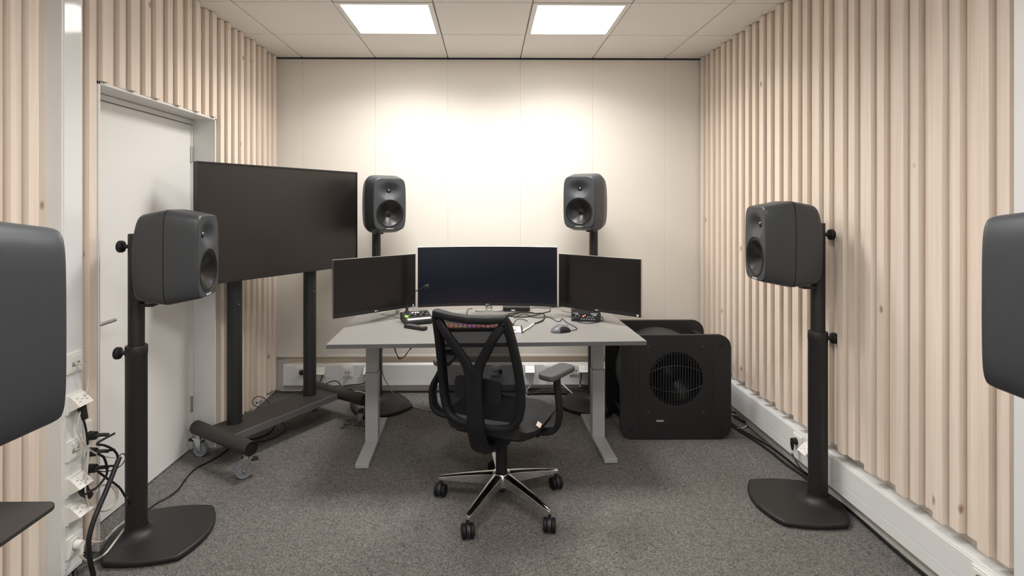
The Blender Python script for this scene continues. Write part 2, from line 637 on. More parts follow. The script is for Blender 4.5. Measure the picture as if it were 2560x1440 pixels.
m.build('door_handle', M_ZINC, d)
for z in (0.24, 1.82):
    MB().cyl((XD + 0.006, DOOR_Y1 - 0.036, z), (XD + 0.006, DOOR_Y1 - 0.036, z + 0.10), 0.007, n=12).build('hinge', M_ZINC, d)

# ---- cable ducts
DX = -1.697
c1 = struct(link('trim_1', None))
m = MB().b2((XLW, COLL[0], 0.055), (DX + 0.004, COLL[1], ZC))
m.build('duct_body', M_DUCT, c1, bevel=0.003)
MB().b2((DX + 0.003, COLL[0] + 0.010, 0.068), (DX + 0.007, COLL[1] - 0.010, ZC)).build('duct_cover', mat('glossy_white_cover', (232, 233, 232), 0.07, var=0.01), c1, bevel=0.0015)
MB().b2((XLW, COLL[0] + 0.005, 0.0), (DX - 0.06, COLL[1] - 0.005, 0.055)).build('duct_foot', M_WALL, c1)
c2 = struct(link('trim_2', None))
MB().b2((1.735, COLR[0], 0.0), (XRW, COLR[1], ZC)).build('duct_body', M_DUCT, c2, bevel=0.003)
XT, ZT0, ZT1, ZTM = 1.771, 0.091, 0.260, 0.149
c3 = struct(link('trim_3', None))
MB().b2((XT + 0.003, 0.0, ZT0), (XRW, YB, ZT1)).build('duct_body', M_DUCT, c3, bevel=0.004)
MB().b2((XT, 0.0, ZT0 + 0.004), (XT + 0.004, YB, ZTM - 0.0014)).build('duct_cover', M_DUCT, c3, bevel=0.0012)
MB().b2((XT, 0.0, ZTM + 0.0014), (XT + 0.004, YB, ZT1 - 0.008)).build('duct_cover', M_DUCT, c3, bevel=0.0012)
MB().b2((XRW - 0.012, 0.0, 0.0), (XRW, YB, 0.06)).build('skirting', M_DOOR, c3)
YT, YTW = 4.318, 4.41
c4 = struct(link('trim_4', None))
MB().b2((-1.675, YT + 0.003, 0.068), (XT, YTW, 0.241)).build('duct_body', M_DUCT, c4, bevel=0.004)
for a, b in ((-1.66, -1.21), (-1.2095, 0.0), (0.0005, 1.2), (1.2005, XT)):
    MB().b2((a, YT, 0.126), (b, YT + 0.004, 0.236)).build('duct_cover', M_DUCT, c4, bevel=0.0012)
    MB().b2((a, YT, 0.072), (b, YT + 0.004, 0.1245)).build('duct_cover', M_DUCT, c4, bevel=0.0012)


# ================================================================== SOCKETS
def sock(kind, label, loc, rz, group=None):
    cat = 'socket'
    nm = {'data': 'data_socket', 'schuko': 'power_socket', 'angled': 'angled_outlet_box'}[kind]
    t = thing(nm, label, cat, loc, rz, group)
    if kind == 'angled':
        m = MB().b2((-0.040, -0.010, -0.040), (0.040, 0, 0.040))
        m.build('back_plate', M_SOCK, t, bevel=0.003)
        pr = [(-0.010, 0.034), (-0.016, 0.036), (-0.058, -0.006), (-0.010, -0.030)]
        MB().add([(x, y, z) for x in (-0.0375, 0.0375) for (y, z) in pr],
                 [(0, 1, 2, 3), (7, 6, 5, 4), (0, 4, 5, 1), (1, 5, 6, 2), (2, 6, 7, 3), (3, 7, 4, 0)]).build('wedge_box', M_SOCK, t, bevel=0.002)
        R = Matrix.Translation((0, -0.0375, 0.0155)) @ Matrix.Rotation(math.radians(-45), 4, 'X')
        m = MB()
        for dx in (-0.018, 0.018):
            for dz in (-0.009, 0.009):
                m.box((dx, -0.0004, dz), (0.009, 0.0012, 0.0026), R)
        m.box((0, -0.0004, 0), (0.012, 0.001, 0.002), R)
        m.build('port_marks', M_SOCKSH, t)
    else:
        MB().b2((-0.041, -0.010, -0.041), (0.041, 0, 0.041)).build('frame_plate', M_SOCK, t, bevel=0.003)
        MB().b2((-0.031, -0.0125, -0.031), (0.031, -0.009, 0.031)).build('insert', M_SOCK, t, bevel=0.0015)
        if kind == 'data':
            MB().b2((-0.025, -0.0135, 0.010), (0.025, -0.012, 0.026)).build('label_window', M_DUCT, t, bevel=0.0005, segs=1)
            for dx in (-0.012, 0.012):
                MB().b2((dx - 0.008, -0.0131, -0.014), (dx + 0.008, -0.012, 0.003)).build('data_port', M_SOCKSH, t)
        else:
            MB().lathe([(0.0215, 0.0132), (0.0195, 0.0132), (0.019, 0.0126), (0.0, 0.0126)], 28, RX90).build('round_recess', M_SOCKSH, t)
    return t


def plug(t, loc, material, down=True):
    """round plug body pushed into a socket, part of the cable thing t (local -y is out of the wall)"""
    return MB().cyl((loc[0], loc[1], loc[2]), (loc[0], loc[1] - 0.03, loc[2]), 0.018, 0.016, 18).build('plug', material, t)


LY = 2.163
lx = DX + 0.006
R90 = math.radians(90)
sock('data', 'white data socket topmost on the left duct column', (lx, LY, 0.908), R90)
sock('angled', 'upper angled white outlet box on the left duct column', (lx, LY, 0.744), R90)
sock('data', 'white data socket midway down the left duct column, above the cable loops', (lx, LY, 0.556), R90)
sock('angled', 'angled white outlet box with black adapter low on the left duct column', (lx, LY, 0.412), R90)
sock('angled', 'empty angled white outlet box just above the lowest socket of the left column', (lx, LY, 0.30), R90)
sock('schuko', 'lowest white power socket on the left duct column with white plug', (lx, LY, 0.165), R90)

yb_ = YT
def bx(px):
    return on_y(px, 930, YT).x
sock('schuko', 'white power socket with black plug behind the TV cart pole', (bx(754), yb_, 0.185), 0)
sock('angled', 'angled white outlet box right of the TV cart pole', (bx(802), yb_, 0.185), 0)
sock('data', 'data socket with white plugs between TV cart and desk leg', (bx(869), yb_, 0.185), 0)
sock('angled', 'angled white outlet box beside the left desk leg', (bx(922), yb_, 0.185), 0)
sock('data', 'white data socket seen through the chair mesh', (bx(1240), yb_, 0.190), 0)
sock('angled', 'angled white outlet box with white cable right of the chair back', (bx(1324), yb_, 0.195), 0)
sock('schuko', 'power socket with round black plug behind the right armrest', (bx(1371), yb_, 0.192), 0)
sock('data', 'data socket right behind the armrest pad with white leads', (bx(1436), yb_, 0.195), 0)
sock('angled', 'angled white outlet box left of the right desk leg', (bx(1457), yb_ - 0.012, 0.20), 0)
sock('data', 'data socket half hidden by the right desk leg', (bx(1484), yb_, 0.195), 0)
sock('angled', 'angled white outlet box between right desk leg and subwoofer', (bx(1516), yb_, 0.20), 0)
ry = on_x(1996, 1100, XT).y
sock('schuko', 'white power socket with black plug on the right wall duct', (XT, ry, 0.20), -R90)
sock('angled', 'angled outlet box on the right duct behind the speaker stand pole', (XT, on_x(2028, 1110, XT).y, 0.20), -R90)
sock('schuko', 'white socket frame on the right duct at the lower right corner', (XT, on_x(2460, 1430, XT).y, 0.205), -R90)


# ================================================================== SPEAKERS
SW, SH, SD = 0.143, 0.2165, 0.139   # half sizes
NS = 40


def se_scale(u, v, e=6.8):
    a = (abs(u) ** e + abs(v) ** e) ** (1.0 / e)
    b = max(abs(u), abs(v))
    return (b / a) if a > 1e-9 else 1.0


def bulge(u, v):
    """outline of the cabinet seen from the front, barrel sided, narrower towards the foot"""
    k = se_scale(u, v)
    x, z = u * k, v * k
    x *= 1.0 - 0.035 * (z + 0.1) ** 2 - (0.03 * max(0.0, -z - 0.2) ** 1.5)
    return x, z


def ring_uv():
    out = []
    for i in range(NS): out.append((-1 + 2.0 * i / NS, -1))
    for i in range(NS): out.append((1, -1 + 2.0 * i / NS))
    for i in range(NS): out.append((1 - 2.0 * i / NS, 1))
    for i in range(NS): out.append((-1, 1 - 2.0 * i / NS))
    return out


def make_speaker():
    root = link('studio_monitor', None)
    Z0 = SH
    # stations front (+y) to back
    st = [(0.1390, 0.835, 0.855), (0.1368, 0.858, 0.872), (0.132, 0.876, 0.884), (0.122, 0.893, 0.897), (0.09, 0.924, 0.925), (0.05, 0.962, 0.961), (0.010, 0.997, 0.997), (0.0036, 1.0, 1.0)]
    sr = [(0.0002, 1.0, 1.0), (-0.01, 0.997, 0.997), (-0.06, 0.957, 0.962), (-0.11, 0.913, 0.925), (-0.126, 0.890, 0.906), (-0.135, 0.855, 0.88), (-0.139, 0.79, 0.84), (-0.139, 0.3, 0.3)]
    uv = ring_uv()
    n = len(uv)

    def rows(stt):
        vs_ = []
        for y, sx, sz in stt:
            for (u, v) in uv:
                x, z = bulge(u, v)
                zz = z * sz
                yy = y * (1.0 - (0.20 if zz > 0 else 0.08) * zz * zz) if y < -0.02 else y
                vs_.append((x * SW * sx, yy, Z0 + z * SH * sz))
        fs = []
        for j in range(len(stt) - 1):
            for i in range(n):
                k = (i + 1) % n
                fs.append((j * n + i, j * n + k, (j + 1) * n + k, (j + 1) * n + i))
        return vs_, fs
    m = MB()
    m.add(*rows(st))
    # baffle grid with waveguide dish and woofer hole
    WX, WZ, WR = 0.0, Z0 - 0.072, 0.1035
    TZ = Z0 + 0.098
    y0 = 0.139
    gv = []
    idx = {}
    G = NS
    cell = 2 * SW * 0.835 / G
    for i in range(G + 1):
        for j in range(G + 1):
            u, v = -1 + 2.0 * i / G, -1 + 2.0 * j / G
            x, z = bulge(u, v)
            x *= SW * 0.835; z = Z0 + z * SH * 0.855
            r = math.hypot(x - WX, z - WZ)
            if abs(r - WR) < 0.55 * cell and 0 < i < G and 0 < j < G:
                x = WX + (x - WX) * WR / r; z = WZ + (z - WZ) * WR / r
                r = WR
            dx, dz = x / 0.108, (z - TZ) / (0.074 if z > TZ else 0.088)
            q = math.hypot(dx, dz)
            dish = 0.030 * (0.5 + 0.5 * math.cos(math.pi * min(q, 1.0))) ** 1.1
            edge = min(1.0, max(0.0, (r - WR) / 0.012))
            if 0 < i < G and 0 < j < G:
                yy = y0 - dish * edge
            else:
                yy = y0
            idx[(i, j)] = len(gv)
            gv.append((x, yy, z))
    gf = []
    for i in range(G):
        for j in range(G):
            q = [idx[(i, j)], idx[(i + 1, j)], idx[(i + 1, j + 1)], idx[(i, j + 1)]]
            rr = [math.hypot(gv[k][0] - WX, gv[k][2] - WZ) for k in q]
            if max(rr) <= WR + 1e-5:
                continue
            gf.append(tuple(q))
    m.add(gv, gf)
    m.build('front_shell', M_SPK, root, angle=50)
    MB().add(*rows(sr)).build('rear_shell', M_SPK, root, angle=50)
    MB().add(*rows([(0.006, 0.985, 0.99), (-0.002, 0.985, 0.99)])).build('seam', M_RUB, root)
    # woofer
    My = Matrix.Translation((WX, y0, WZ)) @ Matrix.Rotation(math.radians(-90), 4, 'X')
    m = MB().lathe([(WR + 0.001, -0.012), (WR + 0.0015, 0.0012), (WR - 0.003, 0.0016), (WR - 0.005, -0.001)], 56, My)
    m.build('trim_ring', M_RUB, root)
    wf_ = MB().lathe([(WR - 0.004, -0.002), (WR - 0.010, 0.0), (WR - 0.018, -0.006), (WR - 0.026, -0.012), (0.05, -0.030), (0.03, -0.040), (0.024, -0.043), (0.014, -0.039), (0.0005, -0.037)], 56, My, cap1=True)
    wf_.build('woofer_cone', M_CONE, root, angle=60)
    Mt = Matrix.Translation((0, y0 - 0.0305, TZ)) @ Matrix.Rotation(math.radians(-90), 4, 'X')
    tw = MB().lathe([(0.018, 0.0035), (0.016, 0.0055), (0.0145, 0.0035), (0.0135, 0.002)], 28, Mt).build('tweeter_ring', M_RUB, root)
    MB().lathe([(0.0135, 0.002), (0.0115, 0.0065), (0.007, 0.0095), (0.0005, 0.0108)], 28, Mt, cap1=True).build('dome', mat('dark_metal_dome', (110, 112, 115), 0.3, metal=1.0), tw)
    text('logo_lettering', 'GENELEC', 0.012, M_WHT, root, (0, y0 + 0.0008, Z0 - 0.1815), (math.radians(90), 0, math.radians(180)), 1.15)
    MB().cyl((-0.075, y0 - 0.001, Z0 - 0.168), (-0.075, y0 + 0.001, Z0 - 0.168), 0.0025, n=10).build('led', M_RUB, root)
    return root


def make_stand(zc):
    """pole at the origin, foot reaching forward (+y); zc = height of the speaker centre"""
    root = link('speaker_stand', None)
    pts = []
    fc, rc = 0.198, 0.198
    for i in range(13):      # front edge
        t = i / 12.0
        x = -fc + 2 * fc * t
        pts.append((x, 0.262 + 0.066 * (1 - (x / fc) ** 2)))
    for i in range(1, 6):
        t = i / 6.0
        pts.append((fc + 0.018 * math.sin(math.pi * t), 0.262 - 0.30 * t))
    for i in range(13):
        t = i / 12.0
        x = rc - 2 * rc * t
        pts.append((x, -0.038 - 0.072 * (1 - (x / rc) ** 2)))
    for i in range(1, 6):
        t = i / 6.0
        pts.append((-fc - 0.018 * math.sin(math.pi * t), -0.038 + 0.30 * t))
    MB().prism(pts, 0.004, 0.030).build('base_plate', M_BLKM, root, bevel=0.010, segs=3)
    MB().lathe([(0.105, 0.0295), (0.085, 0.031), (0.066, 0.037), (0.055, 0.046), (0.0475, 0.058), (0.0465, 0.07)], 36).build('hub', M_BLKM, root)
    zcol = 0.90
    MB().lathe([(0.0445, 0.05), (0.0445, zcol - 0.045), (0.046, zcol - 0.04), (0.046, zcol - 0.006), (0.043, zcol), (0.034, zcol + 0.001)], 32).build('lower_column', M_BLKM, root, angle=50)
    MB().lathe([(0.0335, zcol - 0.02), (0.0335, zc + 0.10), (0.031, zc + 0.104)], 32, cap1=True).build('upper_column', M_BLKM, root)
    MB().b2((-0.03, 0.025, zc - SH - 0.016), (0.03, 0.085, zc - SH - 0.001)).build('mount_arm', M_BLKM, root, bevel=0.003)
    for z, x0 in ((zcol - 0.035, 0.044), (zc + 0.045, 0.031)):
        kn = MB().lathe([(0.009, 0.0), (0.009, 0.014), (0.014, 0.018), (0.019, 0.022), (0.026, 0.024), (0.028, 0.030), (0.028, 0.042), (0.024, 0.046)], 20,
                        Matrix.Translation((0, -x0, z)) @ Matrix.Rotation(math.radians(90), 4, 'X'), cap1=True)
        kn.build('clamp_knob', M_RUB, root, angle=60)
    return root


def rz_of(fx, fy):
    return math.atan2(-fx, fy)      # rotation taking +y to (fx, fy)


proto_spk = make_speaker()
SPK = [
    # pole x, y, forward, centre z, labels
    ((-1.628, 2.455), (math.cos(math.radians(7.5)), math.sin(math.radians(7.5))), 1.312, 'grey two-way studio monitor in front of the white door', 'black speaker stand with wide foot beside the left wall cables'),
    ((1.700, 2.690), (-math.cos(math.radians(4.5)), math.sin(math.radians(4.5))), 1.352, 'grey two-way studio monitor before the right slat wall', 'black speaker stand along the right slat wall'),
    ((-0.872, 4.135), (0.50, -0.866), 1.556, 'grey studio monitor near the back wall, left of the centre screens', 'speaker stand behind the desk, next to the TV cart'),
    ((0.838, 4.150), (-0.52, -0.854), 1.571, 'grey studio monitor near the back wall, above the right monitor', 'speaker stand behind the desk, next to the subwoofers'),
    ((-1.100, 0.845), (0.57, 0.82), 1.312, 'large close grey studio monitor cut off by the left picture edge', 'speaker stand carrying the close monitor at the left picture edge'),
    ((1.356, 0.942), (-0.50, 0.866), 1.333, 'close grey studio monitor cut off by the right picture edge', 'speaker stand carrying the close monitor at the right picture edge'),
]
for i, ((px_, py_), (fx, fy), zc, lab, lab2) in enumerate(SPK):
    l_ = math.hypot(fx, fy); fx /= l_; fy /= l_
    o = proto_spk if i == 0 else copy_tree(proto_spk)
    o.location = (px_ + fx * 0.176, py_ + fy * 0.176, zc - SH)
    o.rotation_euler = (0, 0, rz_of(fx, fy))
    tag(o, lab, 'loudspeaker', 'studio monitors on stands')
    s = make_stand(zc)
    s.location = (px_, py_, 0)
    s.rotation_euler = (0, 0, rz_of(fx, fy))
    tag(s, lab2, 'speaker stand', 'speaker stands')


# ================================================================== DESK
DZ = 0.77
DR = math.radians(1.9)
desk = thing('sit_stand_desk', 'grey laminate height adjustable desk with two steel legs', 'desk', (-0.010, 3.447, 0), DR)
DW, DD = 1.812, 0.95
MB().b2((-DW / 2, -DD / 2, DZ - 0.024), (DW / 2, DD / 2, DZ - 0.0015)).build('desktop_core', M_DESKE, desk, bevel=0.001, segs=1)
MB().b2((-DW / 2, -DD / 2, DZ - 0.0015), (DW / 2, DD / 2, DZ)).build('tabletop', M_DESK, desk, bevel=0.0006, segs=1)
for sx in (-1, 1):
    x = sx * 0.737
    leg = link('leg', None, desk)
    leg.location = (x, 0, 0)
    MB().b2((-0.041, -0.036, 0.030), (0.041, 0.036, 0.470)).build('lower_stage', M_LEG, leg, bevel=0.003)
    MB().b2((-0.037, -0.032, 0.470), (0.037, 0.032, 0.645)).build('middle_stage', M_LEG, leg, bevel=0.003)
    MB().b2((-0.033, -0.028, 0.645), (0.033, 0.028, DZ - 0.026)).build('upper_stage', M_LEG, leg, bevel=0.003)
    MB().b2((-0.0395, -0.0345, 0.4695), (0.0395, 0.0345, 0.4715)).build('stage_gap', M_RUB, leg)
    MB().b2((-0.0355, -0.0305, 0.6445), (0.0355, 0.0305, 0.6465)).build('stage_gap', M_RUB, leg)
    MB().b2((-0.040, -0.335, 0.004), (0.040, 0.345, 0.032)).build('foot', M_LEG, leg, bevel=0.004)
    MB().b2((-0.036, -0.30, DZ - 0.044), (0.036, 0.30, DZ - 0.024)).build('top_bracket', M_LEG, leg, bevel=0.002)
MB().b2((-0.70, -0.03, DZ - 0.062), (0.70, 0.03, DZ - 0.03)).build('crossbar', M_DESKE, desk, bevel=0.003)


# ================================================================== MONITORS
def logo_lg(parent, x, y, z, size=0.011):
    text('logo_lettering', 'LG', size, M_WHT, parent, (x + size * 0.6, y, z), (math.radians(90), 0, 0))
    MB().cyl((x - size * 0.7, y, z), (x - size * 0.7, y - 0.001, z), size * 0.42, n=16).build('logo_mark', M_WHT, parent)


def flat_monitor(label, A, B, zb, zt, base_xy, sticker_end):
    A = Vector((A[0], A[1], 0)); B = Vector((B[0], B[1], 0))
    W = (B - A).length
    mid = (A + B) / 2
    ang = math.atan2((B - A).y, (B - A).x)
    t = thing('computer_monitor', label, 'monitor', (mid.x, mid.y, DZ), ang, 'flat side monitors on the desk')
    z0, z1 = zb - DZ, zt - DZ
    MB().b2((-W / 2, 0.0, z0), (W / 2, 0.022, z1)).build('housing', M_SILV, t, bevel=0.003)
    MB().b2((-W / 2 + 0.001, -0.0015, z0 + 0.001), (W / 2 - 0.001, 0.002, z1 - 0.002)).build('bezel', M_BEZ, t, bevel=0.0006, segs=1)
    MB().b2((-W / 2 + 0.008, -0.0022, z0 + 0.024), (W / 2 - 0.008, 0, z1 - 0.009)).build('screen', M_SCR, t)
    MB().b2((-W / 2 + 0.002, -0.0030, z0 + 0.0), (W / 2 - 0.002, 0.004, z0 + 0.020)).build('chin', M_BEZ, t, bevel=0.001)
    logo_lg(t, -0.005, -0.0034, z0 + 0.0105, 0.010)
    MB().b2((sticker_end * (W / 2 - 0.022) - 0.006, -0.0036, z0 + 0.004), (sticker_end * (W / 2 - 0.022) + 0.006, -0.0028, z0 + 0.017)).build('energy_sticker', M_WHT, t)
    # arm, neck and foot, reaching back
    inv = Matrix.Rotation(-ang, 4, 'Z')
    bl = inv @ (Vector((base_xy[0], base_xy[1], 0)) - mid)
    MB().b2((-0.05, 0.018, z0 + 0.05), (0.05, 0.045, z0 + 0.22)).build('rear_box', M_SILV, t, bevel=0.004)
    MB().sweep(spline([(0, 0.04, z0 + 0.12), (bl.x * 0.6, bl.y * 0.6, z0 + 0.07), (bl.x, bl.y, 0.035)], 4), (0.016, 0.022), (1, 0, 0)).build('neck', M_SILV, t)
    MB().lathe([(0.020, 0.008), (0.024, 0.018), (0.024, 0.030), (0.018, 0.042)], 24, Matrix.Translation((bl.x, bl.y, 0)), cap0=True, cap1=True).build('clear_collar', M_CHROME, t)
    pts = []
    for i in range(21):
        a = math.pi * i / 20
        pts.append((bl.x + 0.125 * math.cos(a), bl.y + 0.025 + 0.055 * math.sin(a)))
    for i in range(1, 20):
        a = math.pi + math.pi * i / 20
        pts.append((bl.x + 0.125 * math.cos(a), bl.y + 0.025 + 0.075 * math.sin(a)))
    MB().prism(pts, 0.0, 0.009).build('foot', M_SILV, t, bevel=0.003)
    return t


flat_monitor('black screen computer monitor on the left of the desk, angled inward', (-0.966, 3.300), (-0.506, 3.705), 0.836, 1.206, (-0.640, 3.800), 1)
flat_monitor('black screen computer monitor on the right of the desk, angled inward', (0.500, 3.690), (0.968, 3.305), 0.838, 1.208, (0.635, 3.815), 1)

# curved centre monitor
cm = thing('curved_monitor', 'wide curved black monitor in the middle of the desk', 'monitor', (0.0, 3.66, DZ), 0)
WC, RC = 0.955, 1.9
zc0, zc1 = 0.849 - DZ, 1.262 - DZ


def curved_panel(m, x0, x1, z0, z1, d0, d1, n=28):
    vs_ = []
    for i in range(n + 1):
        x = x0 + (x1 - x0) * i / n
        y = -(RC - math.sqrt(RC * RC - x * x)) + 0.0
        for dd, zz in ((d0, z0), (d0, z1), (d1, z1), (d1, z0)):
            vs_.append((x, y + dd, zz))
    fs = []
    for i in range(n):
        for j in range(4):
            k = (j + 1) % 4
            fs.append((i * 4 + j, i * 4 + k, (i + 1) * 4 + k, (i + 1) * 4 + j))
    fs += [(3, 2, 1, 0), tuple(n * 4 + q for q in range(4))]
    return m.add(vs_, fs)


curved_panel(MB(), -WC / 2, WC / 2, zc0, zc1, 0.0, 0.03).build('housing', M_SILV, cm, bevel=0.002, segs=1)
curved_panel(MB(), -WC / 2 + 0.001, WC / 2 - 0.001, zc0 + 0.001, zc1 - 0.003, -0.002, 0.002).build('bezel', M_BEZ, cm)
curved_panel(MB(), -WC / 2 + 0.007, WC / 2 - 0.007, zc0 + 0.022, zc1 - 0.008, -0.003, 0.0).build('screen', mat('navy_black_screen', (9, 14, 30), 0.30, spec=0.38), cm)
curved_panel(MB(), -WC / 2 + 0.001, WC / 2 - 0.001, zc0, zc0 + 0.018, -0.004, 0.0).build('chin', M_BEZ, cm)
logo_lg(cm, 0.0, -0.0046, zc0 + 0.009, 0.010)
MB().b2((-0.06, 0.028, 0.20), (0.06, 0.07, 0.36)).build('rear_box', M_SILV, cm, bevel=0.004)
MB().sweep(spline([(0, 0.06, 0.28), (0.005, 0.16, 0.20), (0.01, 0.20, 0.04)], 4), (0.02, 0.02), (1, 0, 0)).build('neck', M_SILV, cm)
MB().lathe([(0.020, 0.009), (0.027, 0.020), (0.028, 0.034), (0.022, 0.048), (0.015, 0.056)], 24, Matrix.Translation((0.01, 0.205, 0)), cap0=True, cap1=True).build('clear_collar', M_CHROME, cm)
MB().prism(rrect(0.205, 0.075, 0.03, cx=0.01, cy=0.212), 0.0, 0.009).build('foot', M_SILV, cm, bevel=0.003)

# ================================================================== TELEVISION AND CART
U = Vector((0.532, 0.847, 0)).normalized()
NV = Vector((0.847, -0.532, 0)).normalized()
ang_tv = math.atan2(U.y, U.x)
tvm = Vector((-1.362, 3.535, 0)) + NV * 0.03 + U * 0.010
tv = thing('television', 'large flat television with black screen on the wheeled cart', 'television', (tvm.x, tvm.y, 1.086), ang_tv)
TW, TH = 1.222, 0.713
MB().b2((-TW / 2, 0.0, 0), (TW / 2, 0.035, TH)).build('housing', M_PLBLK, tv, bevel=0.004)
m = MB()
m.b2((-TW / 2, -0.012, 0), (TW / 2, 0.004, 0.014)).b2((-TW / 2, -0.012, TH - 0.008), (TW / 2, 0.004, TH)).b2((-TW / 2, -0.012, 0.014), (-TW / 2 + 0.009, 0.004, TH - 0.008)).b2((TW / 2 - 0.009, -0.012, 0.014), (TW / 2, 0.004, TH - 0.008))
m.build('bezel', M_BEZ, tv)
MB().b2((-TW / 2 + 0.009, -0.008, 0.014), (TW / 2 - 0.009, 0.0, TH - 0.008)).build('screen', M_TVSCR, tv)

cart_c = Vector((-1.435, 3.5625, 0))
cart = thing('tv_cart', 'black wheeled steel TV cart with two round poles', 'tv cart', (cart_c.x, cart_c.y, 0), ang_tv)
# local x along the screen, local -y towards the room
for sx in (-1, 1):
    x = sx * 0.288
    MB().lathe([(0.0445, 0.18), (0.0445, 1.72)], 32, Matrix.Translation((x, 0, 0)), cap0=True, cap1=True).build('pole', M_BLKM, cart)
    MB().cyl((x + 0.0, -0.0445, 0.93), (x, -0.0452, 0.93), 0.004, n=10).build('pole_screw', M_ZINC, cart)
    MB().b2((x - 0.05, -0.0585, 1.25), (x + 0.05, -0.040, 1.62)).build('mount_bracket', M_BLKM, cart, bevel=0.003)
    xt = sx * 0.437
    tb = MB().cyl((xt, 0.165, 0.172), (xt, -0.395, 0.172), 0.040, n=36, cap=False)
    tb.build('foot_tube', M_BRNM, cart)
    MB().lathe([(0.040, 0), (0.0378, 0.0), (0.0378, -0.008)], 36, Matrix.Translation((xt, -0.395, 0.172)) @ Matrix.Rotation(math.radians(90), 4, 'X'), cap1=True).build('tube_end_cap', M_RUB, cart)
    MB().lathe([(0.040, 0), (0.0, 0.001)], 36, Matrix.Translation((xt, 0.165, 0.172)) @ Matrix.Rotation(math.radians(-90), 4, 'X'), cap1=True).build('tube_end_cap', M_BRNM, cart)
MB().b2((-0.40, -0.16, 0.155), (0.40, 0.075, 0.184)).build('base_shelf', M_BRNM, cart, bevel=0.001, segs=1)
MB().b2((-0.395, -0.168, 0.144), (0.395, -0.160, 0.184)).build('shelf_front_lip', mat('grey_edge_lip', (92, 92, 94), 0.45), cart)


def caster(parent, loc, rz, brake=True):
    c = link('caster', None, parent)
    c.location = loc
    c.rotation_euler = (0, 0, rz)
    # wheel axis along local x
    w_ = MB().lathe([(0.012, -0.015), (0.033, -0.011), (0.038, -0.015), (0.042, -0.015), (0.0445, -0.010), (0.0445, 0.010), (0.042, 0.015), (0.038, 0.015), (0.033, 0.011), (0.012, 0.015)], 32,
                    Matrix.Translation((0, 0.016, 0.0450)) @ Matrix.Rotation(math.radians(90), 4, 'Y'), cap0=True, cap1=True)
    w_.build('wheel', M_GREYW, c)
    m = MB()
    for s in (-1, 1):
        m.add([(s * 0.0185, -0.026, 0.112), (s * 0.0185, 0.026, 0.112), (s * 0.0185, 0.026, 0.042), (s * 0.0185, 0.008, 0.036),
               (s * 0.0205, -0.026, 0.112), (s * 0.0205, 0.026, 0.112), (s * 0.0205, 0.026, 0.042), (s * 0.0205, 0.008, 0.036)],
              [(0, 1, 2, 3), (7, 6, 5, 4), (0, 4, 5, 1), (1, 5, 6, 2), (2, 6, 7, 3), (3, 7, 4, 0)])
    m.b2((-0.026, -0.028, 0.110), (0.026, 0.028, 0.118))
    m.cyl((0, 0, 0.116), (0, 0, 0.136), 0.018, n=16)
    m.cyl((-0.024, 0.016, 0.045), (0.024, 0.016, 0.045), 0.0065, n=10)
    m.build('fork', M_ZINC, c, bevel=0.0008, segs=1)
    if brake:
        MB().b2((-0.018, -0.060, 0.092), (0.018, -0.022, 0.106)).build('brake_pedal', M_RUB, c, bevel=0.004)
    return c


caster(cart, (-0.437, -0.352, 0), math.radians(60))
caster(cart, (0.437, -0.352, 0), math.radians(-60 + 20))
caster(cart, (-0.437, 0.135, 0), math.radians(200))
caster(cart, (0.437, 0.135, 0), math.radians(150))

# ================================================================== SUBWOOFER
sub = thing('subwoofer', 'black subwoofer with round slotted grille on the floor right of the desk', 'subwoofer', (1.243, 3.456, 0), 0)
PW, PH, PR = 0.735, 0.69, 0.085


def hole_panel(w_, h_, r, cz, hr, hz, y0, y1, N=120):
    """rounded panel standing in the xz plane with a circular hole"""
    def outer(a):
        d_ = Vector((math.cos(a), math.sin(a)))
        # ray march against the rounded rect from the hole centre
        lo, hi = 0.0, 1.0
        for _ in range(40):
            t_ = (lo + hi) / 2
            x_, z_ = d_.x * t_, hz + d_.y * t_ - cz
            qx, qz = abs(x_) - (w_ / 2 - r), abs(z_) - (h_ / 2 - r)
            sd = math.hypot(max(qx, 0), max(qz, 0)) + min(max(qx, qz), 0) - r
            if sd < 0: lo = t_
            else: hi = t_
        return d_.x * lo, hz + d_.y * lo
    vs_ = []
    for i in range(N):
        a = 2 * math.pi * i / N
        ox, oz = outer(a)
        ix, iz = hr * math.cos(a), hz + hr * math.sin(a)
        vs_ += [(ox, y0, oz), (ix, y0, iz), (ix, y1, iz), (ox, y1, oz)]
    fs = []
    for i in range(N):
        k = (i + 1) % N
        for j in range(4):
            l = (j + 1) % 4
            fs.append((i * 4 + j, i * 4 + l, k * 4 + l, k * 4 + j))
    return vs_, fs


CZ, HZ, HR = PH / 2 + 0.002, 0.400, 0.176
MB().add(*hole_panel(PW, PH, PR, CZ, HR, HZ, 0.0, 0.03)).build('front_panel', M_SUB, sub, bevel=0.005, segs=2, angle=30)
MB().prism(rrect(PW, PH, PR, 8, 0, CZ), -0.03, 0.0, Matrix.Translation((0, 0.44, 0)) @ RX90).build('rear_panel', M_SUB, sub, bevel=0.005)
MB().lathe([(0.285, 0.024), (0.305, 0.05), (0.31, 0.12), (0.31, 0.36), (0.30, 0.43), (0.28, 0.445)], 64, Matrix.Translation((0, 0, CZ)) @ Matrix.Rotation(math.radians(-90), 4, 'X')).build('barrel', M_SUB, sub, angle=60)
for sx in (-1, 1):
    for sz in (-1, 1):
        MB().cyl((sx * 0.285, 0.02, CZ + sz * 0.262), (sx * 0.285, 0.45, CZ + sz * 0.262), 0.016, n=16).build('tie_rod', M_SUB, sub)
        MB().lathe([(0.012, 0.0035), (0.007, 0.0045), (0.0065, 0.001), (0.0, 0.001)], 16, Matrix.Translation((sx * 0.300, 0, CZ + sz * 0.272)) @ RX90).build('bolt', M_RUB, sub)
